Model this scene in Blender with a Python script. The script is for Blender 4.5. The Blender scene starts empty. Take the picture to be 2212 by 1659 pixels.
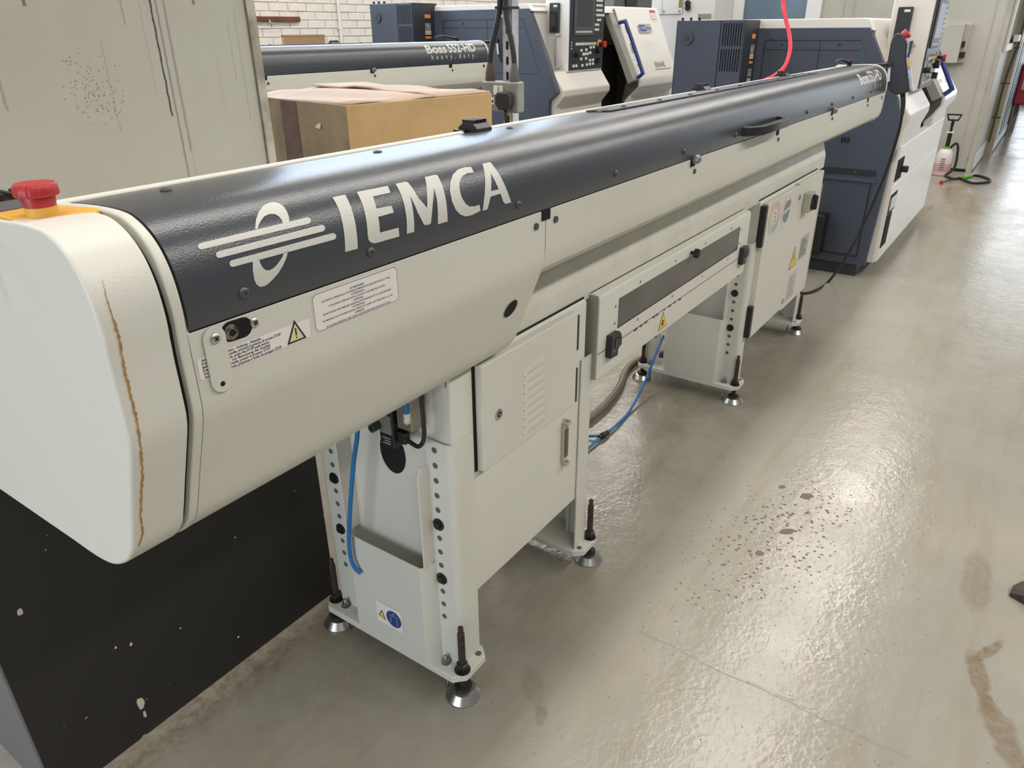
import bpy, bmesh, math, random
from mathutils import Vector, Matrix
from mathutils.geometry import tessellate_polygon
random.seed(7)
scene = bpy.context.scene
COL = scene.collection

# ------------------------------------------------------------------ camera
W, H, F = 2212.0, 1659.0, 1581.7
CZ = 1.6
YAW, PITCH, ROLL = 0.610271507, -0.450545299, -0.00801770
def cam_axes():
    cy, sy, cp, sp = math.cos(YAW), math.sin(YAW), math.cos(PITCH), math.sin(PITCH)
    f = Vector((cp*cy, cp*sy, sp)); r = Vector((sy, -cy, 0)); u = r.cross(f)
    return (math.cos(ROLL)*r + math.sin(ROLL)*u, -math.sin(ROLL)*r + math.cos(ROLL)*u, f)
CR, CU, CF = cam_axes()
CAM = Vector((0, 0, CZ))
cd = bpy.data.cameras.new('camera'); cam = bpy.data.objects.new('camera', cd); COL.objects.link(cam)
cd.sensor_width = 36; cd.lens = F/W*36; cd.clip_start = .02; cd.clip_end = 200
m = Matrix.Identity(4)
for i in range(3):
    m[i][0], m[i][1], m[i][2], m[i][3] = CR[i], CU[i], -CF[i], CAM[i]
cam.matrix_world = m
scene.camera = cam
# ------------------------------------------------------------------ light
scene.view_settings.view_transform = 'Standard'; scene.view_settings.look = 'None'
scene.view_settings.gamma = 1; scene.view_settings.use_curve_mapping = False
scene.view_settings.exposure = 0.0
wd = bpy.data.worlds.new('world'); scene.world = wd; wd.use_nodes = True
bg = wd.node_tree.nodes['Background']; bg.inputs[0].default_value = (.98, .99, 1.0, 1); bg.inputs[1].default_value = .17
def area(name, loc, target, sx, sy, power, color):
    l = bpy.data.lights.new(name, 'AREA'); l.shape = 'RECTANGLE'; l.size = sx; l.size_y = sy; l.energy = power; l.color = color
    o = bpy.data.objects.new(name, l); COL.objects.link(o); o.location = loc
    d = Vector(target) - Vector(loc); o.rotation_euler = d.to_track_quat('-Z', 'X' if abs(d.z) > abs(d.x)+abs(d.y) else 'Y').to_euler()
    return o
WARM = (1.0, .95, .875); COOL = (.84, .92, 1.0)
def tube_row(name, y, z, power):           # a row of fluorescent fittings under the roof, running along the aisle
    l = bpy.data.lights.new(name, 'AREA'); l.shape = 'RECTANGLE'; l.size = 14; l.size_y = .35; l.energy = power; l.color = WARM
    o = bpy.data.objects.new(name, l); COL.objects.link(o); o.location = (4.5, y, z)
tube_row('tube_lights_feeder', 1.0, 4.3, 260)
tube_row('tube_lights_back', 4.4, 4.3, 270)
tube_row('tube_lights_aisle', -2.6, 4.3, 400)
area('window_back', (4.5, 6.2, 3.0), (4.5, 2.0, 2.2), 11, 1.5, 300, (.60, .77, 1.0))
area('door_behind', (-5.0, 1.2, 1.25), (1, 1.0, 1.1), 3.6, 2.3, 145, COOL)
area('daylight_far', (20.5, -1.4, 2.2), (10, -1.4, 2.0), 4.0, 4.0, 130, COOL)

# ------------------------------------------------------------------ pixel -> point
def ray(x, y): return CR*((x-W/2)/F) - CU*((y-H/2)/F) + CF
def onx(x, y, X): d = ray(x, y); return CAM + d*(X/d.x)
def ony(x, y, Y): d = ray(x, y); return CAM + d*(Y/d.y)
def onz(x, y, Z=0.): d = ray(x, y); return CAM + d*((Z-CZ)/d.z)

# ------------------------------------------------------------------ materials
MATS = {}
def mat(name, col, rough=.5, metal=0., bump=0., bscale=200., var=0., vscale=3., col2=None, emit=0., spec=None, trans=0., coat=0.):
    if name in MATS: return MATS[name]
    mt = bpy.data.materials.new(name); mt.use_nodes = True; nt = mt.node_tree; b = nt.nodes['Principled BSDF']
    b.inputs['Base Color'].default_value = (*col, 1); b.inputs['Roughness'].default_value = rough; b.inputs['Metallic'].default_value = metal
    if spec is not None: b.inputs['Specular IOR Level'].default_value = spec
    if trans: b.inputs['Transmission Weight'].default_value = trans
    if coat: b.inputs['Coat Weight'].default_value = coat; b.inputs['Coat Roughness'].default_value = .25
    if emit: b.inputs['Emission Color'].default_value = (*col, 1); b.inputs['Emission Strength'].default_value = emit
    tc = None
    if bump or var:
        tc = nt.nodes.new('ShaderNodeTexCoord')
    if var:
        n = nt.nodes.new('ShaderNodeTexNoise'); n.inputs['Scale'].default_value = vscale; n.inputs['Detail'].default_value = 6
        nt.links.new(tc.outputs['Object'], n.inputs['Vector'])
        mx = nt.nodes.new('ShaderNodeMix'); mx.data_type = 'RGBA'
        c2 = col2 or tuple(c*(1-var) for c in col)
        mx.inputs['A'].default_value = (*col, 1); mx.inputs['B'].default_value = (*c2, 1)
        rp = nt.nodes.new('ShaderNodeMapRange'); rp.inputs['From Min'].default_value = .35; rp.inputs['From Max'].default_value = .7
        nt.links.new(n.outputs['Fac'], rp.inputs['Value']); nt.links.new(rp.outputs['Result'], mx.inputs['Factor'])
        nt.links.new(mx.outputs['Result'], b.inputs['Base Color'])
    if bump:
        n2 = nt.nodes.new('ShaderNodeTexNoise'); n2.inputs['Scale'].default_value = bscale; n2.inputs['Detail'].default_value = 2
        nt.links.new(tc.outputs['Object'], n2.inputs['Vector'])
        bp = nt.nodes.new('ShaderNodeBump'); bp.inputs['Strength'].default_value = bump; bp.inputs['Distance'].default_value = .002
        nt.links.new(n2.outputs['Fac'], bp.inputs['Height']); nt.links.new(bp.outputs['Normal'], b.inputs['Normal'])
    MATS[name] = mt
    return mt
WHITE = mat('feeder_white', (.655, .65, .58), .42, bump=.10, bscale=380, var=.06, vscale=2)
WHITE2 = mat('feeder_white_smooth', (.645, .64, .575), .45, bump=.04, bscale=500, var=.05, vscale=4)
CAPW = mat('end_cap_white', (.66, .655, .60), .42, bump=.14, bscale=330)
GREY = mat('hood_grey', (.045, .050, .061), .29, bump=.2, bscale=430, spec=.8)
PRINT = mat('print_silver', (.58, .58, .54), .4, bump=.25, bscale=400)
LABEL = mat('label_paper', (.80, .77, .75), .5)
INK = mat('label_ink', (.02, .02, .02), .6)
BLACK = mat('black_plastic', (.012, .012, .013), .4)
HOLE = mat('hole_black', (.004, .004, .005), .9)
STEEL = mat('steel', (.55, .54, .52), .3, 1.0, bump=.05, bscale=300)
ZINC = mat('zinc', (.42, .41, .38), .38, 1.0, var=.4, vscale=60)
RUST = mat('rusty_rod', (.065, .045, .036), .6, .4, var=.5, vscale=90, bump=.3, bscale=500)
RED = mat('red_plastic', (.42, .025, .028), .4)
YELLOW = mat('yellow_plastic', (.74, .40, .06), .45)
LYEL = mat('label_yellow', (.80, .55, .06), .5)
BLUE = mat('blue_hose_pu', (.02, .16, .42), .35)
DUCT = mat('grey_conduit', (.22, .20, .16), .45, .3, bump=.5, bscale=160)
SMOKE = mat('smoked_window', (.115, .105, .095), .25, var=.25, vscale=5)
DARK = mat('lathe_dark', (.052, .062, .088), .42, bump=.08, bscale=400, var=.1, vscale=2)
DARK2 = mat('lathe_dark_edge', (.026, .030, .040), .45)
CREAM = mat('lathe_cream', (.70, .665, .61), .35, var=.05, vscale=2)
CREAMW = mat('lathe_white', (.76, .745, .71), .32)
ORANGE = mat('label_orange', (.80, .25, .05), .5)
NAVY = mat('handle_blue', (.02, .04, .22), .35)
PANEL = mat('panel_black', (.028, .031, .040), .4)
SCREEN = mat('screen_glass', (.04, .045, .06), .35)
KEY = mat('key_white', (.66, .66, .63), .5)
INTER = mat('lathe_interior', (.20, .18, .15), .55, var=.5, vscale=4)
INTERW = mat('lathe_interior_pale', (.60, .50, .36), .5, var=.3, vscale=3)
CARD = mat('cardboard', (.47, .31, .145), .8, var=.12, vscale=14, bump=.08, bscale=90)
CARDT = mat('cardboard_pale', (.53, .40, .31), .75, var=.2, vscale=7)
CARDD = mat('cardboard_dirty', (.36, .26, .15), .8, var=.35, vscale=9, col2=(.20, .15, .095))
TAPE = mat('packing_tape', (.17, .105, .085), .15, var=.35, vscale=22, bump=.3, bscale=40)
GALV = mat('galvanised', (.62, .65, .68), .42, .55, var=.25, vscale=40)
RUBBER = mat('rubber_black', (.014, .014, .014), .5)
RUBBERG = mat('rubber_grey', (.07, .068, .062), .6)
HOSERED = mat('air_hose_red', (.72, .03, .06), .35)
PAINTW = mat('painted_brick', (.80, .75, .70), .6, var=.08, vscale=6, bump=.25, bscale=60)
MORTAR = mat('painted_mortar', (.76, .71, .66), .7, var=.15, vscale=9, bump=.3, bscale=60)
WOOD = mat('rail_wood', (.19, .065, .035), .45, var=.5, vscale=12)
PANELW = mat('partition_grey', (.46, .44, .39), .45, var=.14, vscale=2.2)
PANELD = mat('partition_trim', (.36, .31, .22), .5, var=.3, vscale=4)
GLASSB = mat('window_glass_blue', (.17, .24, .31), .15, var=.25, vscale=.8)
WFRAME = mat('window_frame_white', (.75, .75, .73), .4)
GREEN = mat('door_green', (.01, .13, .14), .4)
LIME = mat('sprayer_green', (.10, .42, .05), .4)
PINK = mat('sprayer_liquid', (.62, .40, .40), .35)
BOTTLE = mat('sprayer_bottle', (.70, .64, .62), .35)

# ------------------------------------------------------------------ mesh helpers
ORG = {}
def org(o): return ORG.get(o.name, Vector((0, 0, 0))) if o else Vector((0, 0, 0))
def empty(name, loc, label=None, cat=None, group=None):
    o = bpy.data.objects.new(name, None); COL.objects.link(o); o.location = loc; o.empty_display_size = .05
    ORG[o.name] = Vector(loc)
    if label: o['label'] = label
    if cat: o['category'] = cat
    if group: o['group'] = group
    return o
def tag(o, label, cat=None, group=None, kind=None):
    if label: o['label'] = label
    if cat: o['category'] = cat
    if group: o['group'] = group
    if kind: o['kind'] = kind
    return o
def mk(name, vs, fs, mt, parent=None, smooth=False, bev=0., seg=2, angle=40, at=None):
    """one mesh object; vs are world coordinates"""
    base = org(parent)
    me = bpy.data.meshes.new(name)
    loc = Vector(at) if at is not None else (base if parent else Vector((0, 0, 0)))
    me.from_pydata([tuple(Vector(v)-loc) for v in vs], [], fs); me.validate()
    bm = bmesh.new(); bm.from_mesh(me); bmesh.ops.recalc_face_normals(bm, faces=bm.faces); bm.to_mesh(me); bm.free()
    o = bpy.data.objects.new(name, me); COL.objects.link(o)
    me.materials.append(mt if not isinstance(mt, (list, tuple)) else mt[0])
    if isinstance(mt, (list, tuple)):
        for k in mt[1:]: me.materials.append(k)
    if parent: o.parent = parent
    o.location = loc - base
    ORG[o.name] = loc
    if smooth or bev:
        for p in me.polygons: p.use_smooth = True
    if bev:
        b = o.modifiers.new('bevel', 'BEVEL'); b.width = bev; b.segments = seg; b.limit_method = 'ANGLE'; b.angle_limit = math.radians(35); b.harden_normals = True
    elif smooth:
        try: me.set_sharp_from_angle(angle=math.radians(angle))
        except Exception: pass
    return o
def box(name, x0, x1, y0, y1, z0, z1, mt, parent=None, bev=0., seg=2):
    vs = [(x, y, z) for x in (x0, x1) for y in (y0, y1) for z in (z0, z1)]
    fs = [(0, 1, 3, 2), (4, 6, 7, 5), (0, 4, 5, 1), (2, 3, 7, 6), (0, 2, 6, 4), (1, 5, 7, 3)]
    return mk(name, vs, fs, mt, parent, bev=bev, seg=seg)
def prism(name, prof, a, b, axis, mt, parent=None, bev=0., smooth=False, angle=30):
    n = len(prof)
    def P(p, t):
        return {'X': (t, p[0], p[1]), 'Y': (p[0], t, p[1]), 'Z': (p[0], p[1], t)}[axis]
    vs = [P(p, a) for p in prof] + [P(p, b) for p in prof]
    fs = [tuple(range(n)), tuple(range(2*n-1, n-1, -1))] + [(i, (i+1) % n, n+(i+1) % n, n+i) for i in range(n)]
    return mk(name, vs, fs, mt, parent, bev=bev, smooth=smooth, angle=angle)
def frame(d):
    d = Vector(d).normalized(); u = d.orthogonal().normalized(); return u, d.cross(u)
def cyl(name, p0, p1, r, mt, parent=None, n=20, r2=None, bev=0., at=None):
    p0, p1 = Vector(p0), Vector(p1); u, v = frame(p1-p0); r2 = r if r2 is None else r2
    vs = [p0+(u*math.cos(t)+v*math.sin(t))*r for t in [2*math.pi*i/n for i in range(n)]] + [p1+(u*math.cos(t)+v*math.sin(t))*r2 for t in [2*math.pi*i/n for i in range(n)]]
    fs = [tuple(range(n)), tuple(range(2*n-1, n-1, -1))] + [(i, (i+1) % n, n+(i+1) % n, n+i) for i in range(n)]
    return mk(name, vs, fs, mt, parent, smooth=True, bev=bev, angle=35, at=at)
def revolve(name, prof, p, axis, mt, parent=None, n=32, ribs=None, at=None):
    """prof list of (r, h) along axis from p"""
    p = Vector(p); d = Vector(axis).normalized(); u, v = frame(d)
    vs = []; fs = []
    for k, (r, h) in enumerate(prof):
        for i in range(n):
            t = 2*math.pi*i/n; rr = r*(1+(ribs(k, i) if ribs else 0))
            vs.append(p+d*h+(u*math.cos(t)+v*math.sin(t))*rr)
    for k in range(len(prof)-1):
        for i in range(n): fs.append((k*n+i, k*n+(i+1) % n, (k+1)*n+(i+1) % n, (k+1)*n+i))
    fs.append(tuple(range(n))); q = (len(prof)-1)*n; fs.append(tuple(range(q+n-1, q-1, -1)))
    return mk(name, vs, fs, mt, parent, smooth=True, angle=38, at=at)
def smooth_path(pts, k=8):
    pts = [Vector(p) for p in pts]; out = []
    for i in range(len(pts)-1):
        p0 = pts[max(i-1, 0)]; p1 = pts[i]; p2 = pts[i+1]; p3 = pts[min(i+2, len(pts)-1)]
        for j in range(k):
            t = j/k
            out.append(.5*((2*p1)+(p2-p0)*t+(2*p0-5*p1+4*p2-p3)*t*t+(3*p1-p0-3*p2+p3)*t**3))
    out.append(pts[-1]); return out
def tube(name, pts, r, mt, parent=None, n=10, k=8, rf=None):
    P = smooth_path(pts, k) if k else [Vector(p) for p in pts]
    vs = []; fs = []; u = None
    for i, p in enumerate(P):
        d = (P[min(i+1, len(P)-1)]-P[max(i-1, 0)]).normalized()
        u = d.orthogonal().normalized() if u is None else (u-d*u.dot(d)).normalized()
        v = d.cross(u); rr = r*(rf(i/(len(P)-1), i) if rf else 1)
        for j in range(n):
            t = 2*math.pi*j/n; vs.append(p+(u*math.cos(t)+v*math.sin(t))*rr)
    for i in range(len(P)-1):
        for j in range(n): fs.append((i*n+j, i*n+(j+1) % n, (i+1)*n+(j+1) % n, (i+1)*n+j))
    fs.append(tuple(range(n))); q = (len(P)-1)*n; fs.append(tuple(range(q+n-1, q-1, -1)))
    return mk(name, vs, fs, mt, parent, smooth=True, angle=60)
def inst(src, name, shift, parent):
    o = bpy.data.objects.new(name, src.data); COL.objects.link(o); o.parent = parent
    w = ORG[src.name]+Vector(shift); o.location = w-org(parent); ORG[o.name] = w
    for md in src.modifiers:
        if md.type == 'BEVEL':
            b = o.modifiers.new('bevel', 'BEVEL'); b.width = md.width; b.segments = md.segments; b.limit_method = 'ANGLE'; b.angle_limit = md.angle_limit; b.harden_normals = True
    return o
def copy_tree(o, parent=None, name=None):
    c = o.copy(); COL.objects.link(c); c.parent = parent
    for ch in list(o.children): copy_tree(ch, c)
    return c
# flat print (lettering, signs): 2D polygons placed by a map (a, b) -> world point
def flat(name, polys, fmap, mt, parent=None, cuts=None):
    bm = bmesh.new()
    for poly in polys:
        loops = poly if isinstance(poly[0][0], (tuple, list)) else [poly]
        loops3 = [[Vector((p[0], p[1], 0)) for p in L] for L in loops]
        allv = [bm.verts.new(v) for L in loops3 for v in L]
        for t in tessellate_polygon(loops3):
            try: bm.faces.new([allv[i] for i in t])
            except ValueError: pass
    if cuts:
        for c in cuts:
            g = bm.verts[:]+bm.edges[:]+bm.faces[:]
            bmesh.ops.bisect_plane(bm, geom=g, plane_co=(0, c, 0), plane_no=(0, 1, 0), dist=1e-7)
    bm.verts.ensure_lookup_table(); bm.verts.index_update()
    vs = [fmap(v.co.x, v.co.y) for v in bm.verts]; fs = [tuple(v.index for v in f.verts) for f in bm.faces]; bm.free()
    base = org(parent); me = bpy.data.meshes.new(name); me.from_pydata([tuple(Vector(v)-base) for v in vs], [], fs)
    me.materials.append(mt); o = bpy.data.objects.new(name, me); COL.objects.link(o)
    if parent: o.parent = parent
    else: o.location = base
    ORG[o.name] = base
    for p in me.polygons: p.use_smooth = bool(cuts)
    return o
def text_geo(s, size=1., bold=0., space=1., align='LEFT'):
    cu = bpy.data.curves.new('txt', 'FONT'); cu.body = s; cu.size = size; cu.offset = bold; cu.space_character = space; cu.align_x = align
    cu.resolution_u = 3
    o = bpy.data.objects.new('txt', cu); COL.objects.link(o)
    dg = bpy.context.evaluated_depsgraph_get(); me = o.evaluated_get(dg).to_mesh()
    vs = [(v.co.x, v.co.y) for v in me.vertices]; fs = [tuple(p.vertices) for p in me.polygons]
    bpy.data.objects.remove(o); bpy.data.curves.remove(cu)
    return vs, fs
def text_on(name, lines, fmap, mt, parent=None, cuts=None):
    """lines: (string, a0, b0, height, width or None, bold, align) merged into one print; fmap (a,b)->world"""
    bm = bmesh.new()
    for s, a0, b0, h, w, bold, al in lines:
        vs, fs = text_geo(s, 1.0, bold)
        if not vs: continue
        x0 = min(v[0] for v in vs); x1 = max(v[0] for v in vs)
        sc = h/.72; sx = (w/(x1-x0)) if w else sc
        off = {'L': 0, 'C': -(x1-x0)*sx/2, 'R': -(x1-x0)*sx}[al]
        nv = [bm.verts.new((a0+off+(v[0]-x0)*sx, b0+v[1]*sc, 0)) for v in vs]
        for f in fs:
            try: bm.faces.new([nv[i] for i in f])
            except ValueError: pass
    if cuts:
        for c in cuts:
            bmesh.ops.bisect_plane(bm, geom=bm.verts[:]+bm.edges[:]+bm.faces[:], plane_co=(0, c, 0), plane_no=(0, 1, 0), dist=1e-7)
    bm.verts.ensure_lookup_table(); bm.verts.index_update()
    vs = [fmap(v.co.x, v.co.y) for v in bm.verts]; fs = [tuple(v.index for v in f.verts) for f in bm.faces]; bm.free()
    base = org(parent); me = bpy.data.meshes.new(name); me.from_pydata([tuple(Vector(v)-base) for v in vs], [], fs); me.materials.append(mt)
    o = bpy.data.objects.new(name, me); COL.objects.link(o)
    if parent: o.parent = parent
    ORG[o.name] = base
    return o
def rrect(w, h, r, n=5, cx=0, cy=0):
    out = []
    for (x, y, a) in ((w/2-r, h/2-r, 0), (-w/2+r, h/2-r, 90), (-w/2+r, -h/2+r, 180), (w/2-r, -h/2+r, 270)):
        for i in range(n+1):
            t = math.radians(a+90*i/n); out.append((cx+x+r*math.cos(t), cy+y+r*math.sin(t)))
    return out
def capsule(p, q, r, n=8):
    p, q = Vector(p), Vector(q); d = (q-p).normalized(); a = math.atan2(d.y, d.x); out = []
    for c, s in ((q, -90), (p, 90)):
        for i in range(n+1):
            t = a+math.radians(s+180*i/n); out.append((c.x+r*math.cos(t), c.y+r*math.sin(t)))
    return out
def ell(cx, cy, rx, ry, n=28, rot=0):
    c, s = math.cos(rot), math.sin(rot)
    return [(cx+rx*math.cos(t)*c-ry*math.sin(t)*s, cy+rx*math.cos(t)*s+ry*math.sin(t)*c) for t in [2*math.pi*i/n for i in range(n)]]
def front(Y):  return lambda a, b: (a, Y, b)          # print on a face looking to -Y : a = X, b = z
def side(X):   return lambda a, b: (X, a, b)          # print on a face looking to -X : a = Y, b = z
def bez(pts, k=5):                                     # smooth closed polyline helper for a profile (open)
    return [tuple(p) for p in smooth_path([Vector((p[0], p[1], 0)).to_3d() for p in pts], k)]

# ================================================================== the setting
def nodes_floor():
    mt = bpy.data.materials.new('floor_epoxy'); mt.use_nodes = True; nt = mt.node_tree; N = nt.nodes; L = nt.links; b = N['Principled BSDF']
    tc = N.new('ShaderNodeTexCoord'); P = tc.outputs['Object']
    def noise(scale, detail=5, rough=.55, vec=P):
        n = N.new('ShaderNodeTexNoise'); n.inputs['Scale'].default_value = scale; n.inputs['Detail'].default_value = detail; n.inputs['Roughness'].default_value = rough
        L.new(vec, n.inputs['Vector']); return n.outputs['Fac']
    def rng(v, a, c, lo=0., hi=1.):
        r = N.new('ShaderNodeMapRange'); r.inputs['From Min'].default_value = a; r.inputs['From Max'].default_value = c
        r.inputs['To Min'].default_value = lo; r.inputs['To Max'].default_value = hi; L.new(v, r.inputs['Value']); return r.outputs['Result']
    def mth(op, a, c):
        q = N.new('ShaderNodeMath'); q.operation = op
        for i, v in enumerate((a, c)):
            if isinstance(v, (int, float)): q.inputs[i].default_value = v
            else: L.new(v, q.inputs[i])
        return q.outputs[0]
    def mix(f, A, B):
        x = N.new('ShaderNodeMix'); x.data_type = 'RGBA'
        if isinstance(f, (int, float)): x.inputs['Factor'].default_value = f
        else: L.new(f, x.inputs['Factor'])
        for k, v in (('A', A), ('B', B)):
            if isinstance(v, tuple): x.inputs[k].default_value = (*v, 1)
            else: L.new(v, x.inputs[k])
        return x.outputs['Result']
    def spot(cx, cy, rx, ry, rot=0, warp=.25, wscale=4):          # soft-edged stain or shade patch with a shape of its own
        n = N.new('ShaderNodeTexNoise'); n.inputs['Scale'].default_value = wscale; n.inputs['Detail'].default_value = 5; L.new(P, n.inputs['Vector'])
        ad = N.new('ShaderNodeMix'); ad.data_type = 'VECTOR'; ad.inputs['Factor'].default_value = warp*.6
        L.new(P, ad.inputs['A']); 
        sub = N.new('ShaderNodeVectorMath'); sub.operation = 'SUBTRACT'; sub.inputs[1].default_value = (.5, .5, .5); L.new(n.outputs['Color'], sub.inputs[0])
        sc = N.new('ShaderNodeVectorMath'); sc.operation = 'SCALE'; sc.inputs['Scale'].default_value = warp; L.new(sub.outputs[0], sc.inputs[0])
        a2 = N.new('ShaderNodeVectorMath'); a2.operation = 'ADD'; L.new(P, a2.inputs[0]); L.new(sc.outputs[0], a2.inputs[1])
        mp = N.new('ShaderNodeMapping'); mp.vector_type = 'TEXTURE'; mp.inputs['Location'].default_value = (cx, cy, 0); mp.inputs['Rotation'].default_value = (0, 0, rot); mp.inputs['Scale'].default_value = (rx, ry, 1)
        L.new(a2.outputs[0], mp.inputs['Vector'])
        ln = N.new('ShaderNodeVectorMath'); ln.operation = 'LENGTH'; L.new(mp.outputs[0], ln.inputs[0]); return ln.outputs['Value']
    big = rng(noise(.9, 6, .6), .3, .7); mid = rng(noise(4, 7, .65), .35, .72)
    col = mix(big, (.335, .308, .255), (.28, .274, .228)); col = mix(mth('MULTIPLY', mid, .55), col, (.37, .335, .275))
    # streaks of dirt along the aisle
    mp = N.new('ShaderNodeMapping'); mp.inputs['Scale'].default_value = (.5, 5, 1); mp.inputs['Rotation'].default_value = (0, 0, -.25); L.new(P, mp.inputs['Vector'])
    st = rng(noise(2.2, 6, .6, mp.outputs[0]), .5, .75); col = mix(mth('MULTIPLY', st, .45), col, (.25, .205, .15))
    # grime under the machine, deepened to paint in its shade; dirt along the pillar
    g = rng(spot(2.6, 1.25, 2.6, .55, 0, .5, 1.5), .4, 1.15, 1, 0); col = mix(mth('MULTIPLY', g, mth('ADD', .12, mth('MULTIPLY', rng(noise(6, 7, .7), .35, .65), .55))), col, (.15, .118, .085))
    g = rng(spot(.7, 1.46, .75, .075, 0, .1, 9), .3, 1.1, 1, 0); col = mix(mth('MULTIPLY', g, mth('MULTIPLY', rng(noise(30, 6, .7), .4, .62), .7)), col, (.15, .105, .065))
    # chips in the paint, thick in one patch of the aisle
    vo = N.new('ShaderNodeTexVoronoi'); vo.voronoi_dimensions = '2D'; vo.inputs['Scale'].default_value = 42; vo.inputs['Randomness'].default_value = 1; L.new(P, vo.inputs['Vector'])
    wn = N.new('ShaderNodeTexWhiteNoise'); L.new(vo.outputs['Position'], wn.inputs['Vector'])
    patch = rng(spot(*onz(1670, 1150)[:2], .62, .24, -.25, .3, 3), .2, 1.2, .75, 0.0)
    patch2 = rng(spot(*onz(1800, 960)[:2], 1.5, .6, .3, .6, 2), .3, 1.3, .06, 0.008)
    dens = mth('MAXIMUM', patch, patch2)
    pick = mth('LESS_THAN', wn.outputs['Value'], dens)
    dot = mth('LESS_THAN', mth('ADD', vo.outputs['Distance'], mth('MULTIPLY', noise(130, 3), .3)), mth('ADD', .24, mth('MULTIPLY', wn.outputs['Value'], .30)))
    chips = mth('MULTIPLY', pick, dot)
    v2 = N.new('ShaderNodeTexVoronoi'); v2.voronoi_dimensions = '2D'; v2.inputs['Scale'].default_value = 60; L.new(P, v2.inputs['Vector'])
    w2 = N.new('ShaderNodeTexWhiteNoise'); L.new(v2.outputs['Position'], w2.inputs['Vector'])
    zone = rng(spot(2.9, .45, 1.9, .75, 0, .8, 1.5), .3, 1.2, .085, .012)
    chips = mth('MAXIMUM', chips, mth('MULTIPLY', mth('LESS_THAN', w2.outputs['Value'], zone), mth('LESS_THAN', mth('ADD', v2.outputs['Distance'], mth('MULTIPLY', noise(200, 2), .3)), mth('ADD', .20, mth('MULTIPLY', w2.outputs['Value'], 1.8)))))
    for (px, py, a, c) in ((1742, 1072, .028, .018), (1700, 1148, .03, .014), (1690, 1052, .014, .010), (1640, 1195, .016, .010)):
        q = onz(px, py); chips = mth('MAXIMUM', chips, mth('LESS_THAN', spot(q.x, q.y, a, c, -.6, .02, 40), 1.0))
    col = mix(mth('MULTIPLY', chips, .9), col, (.115, .085, .062))
    # brown spills
    for (p_, q_, hw_, k) in (((2166, 1390), (2096, 1428), .016, .8), ((2100, 1418), (2138, 1535), .026, .85), ((2128, 1505), (2200, 1662), .036, .7), ((2112, 1205), (2104, 1305), .045, .4), ((1172, 1530), (1166, 1560), .014, .45), ((1140, 1450), (1162, 1515), .03, .3)):
        a_, b_ = onz(*p_), onz(*q_); c_ = (a_+b_)/2; d_ = b_-a_
        s_ = rng(spot(c_.x, c_.y, d_.length/2+hw_, hw_, math.atan2(d_.y, d_.x), .05, 16), .75, 1.1, 1, 0); col = mix(mth('MULTIPLY', s_, rng(noise(45, 5, .7), .35, .65, k*.55, min(1., k*1.25))), col, (.19, .14, .088))
    q = onz(2075, 430); s = rng(spot(q.x, q.y, 1.3, .16, .15, .6, 2), .7, 1.1, 1, 0); col = mix(mth('MULTIPLY', s, .55), col, (.24, .165, .08))
    q = onz(2205, 490); s = rng(spot(q.x, q.y, .5, .05, -.2, .2, 3), .7, 1.1, 1, 0); col = mix(mth('MULTIPLY', s, .6), col, (.22, .15, .08))
    q = onz(1990, 460); s = rng(spot(q.x, q.y, .5, .05, -.1, .2, 3), .7, 1.1, 1, 0); col = mix(mth('MULTIPLY', s, .6), col, (.22, .14, .07))
    # the crack that crosses the aisle
    a = onz(1380, 1365); e = onz(2020, 1668); d = (e-a).normalized(); nrm = Vector((-d.y, d.x, 0))
    wob = N.new('ShaderNodeVectorMath'); wob.operation = 'DOT_PRODUCT'; wob.inputs[1].default_value = nrm; L.new(P, wob.inputs[0])
    off = mth('ADD', mth('SUBTRACT', wob.outputs['Value'], nrm.dot(a)), mth('MULTIPLY', mth('SUBTRACT', noise(5, 4), .5), .05))
    al = N.new('ShaderNodeVectorMath'); al.operation = 'DOT_PRODUCT'; al.inputs[1].default_value = d; L.new(P, al.inputs[0])
    along = mth('SUBTRACT', al.outputs['Value'], d.dot(a))
    inseg = mth('MULTIPLY', mth('GREATER_THAN', along, 0.), mth('LESS_THAN', along, 3.))
    dist = mth('ABSOLUTE', off, 0)
    crk = mth('MULTIPLY', rng(dist, .002, .007, 1, 0), inseg); col = mix(mth('MULTIPLY', crk, rng(noise(3, 4), .35, .65, .08, .5)), col, (.19, .175, .14))
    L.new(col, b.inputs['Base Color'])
    rr = rng(noise(2.2, 6, .6), .3, .75, .13, .33); rr = mth('ADD', rr, mth('MULTIPLY', chips, .4)); L.new(rr, b.inputs['Roughness'])
    h1 = noise(55, 3); h2 = noise(13, 4); hh = mth('ADD', mth('MULTIPLY', h1, .55), mth('MULTIPLY', h2, .9)); hh = mth('SUBTRACT', hh, mth('MULTIPLY', chips, .8)); hh = mth('SUBTRACT', hh, mth('MULTIPLY', crk, 1.2))
    bp = N.new('ShaderNodeBump'); bp.inputs['Strength'].default_value = .23; bp.inputs['Distance'].default_value = .008; L.new(hh, bp.inputs['Height']); L.new(bp.outputs['Normal'], b.inputs['Normal'])
    b.inputs['Specular IOR Level'].default_value = .55
    return mt
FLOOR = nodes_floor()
fl = mk('floor', [(-7, -7, 0), (24, -7, 0), (24, 9, 0), (-7, 9, 0)], [(0, 1, 2, 3)], FLOOR); fl['kind'] = 'structure'

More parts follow.
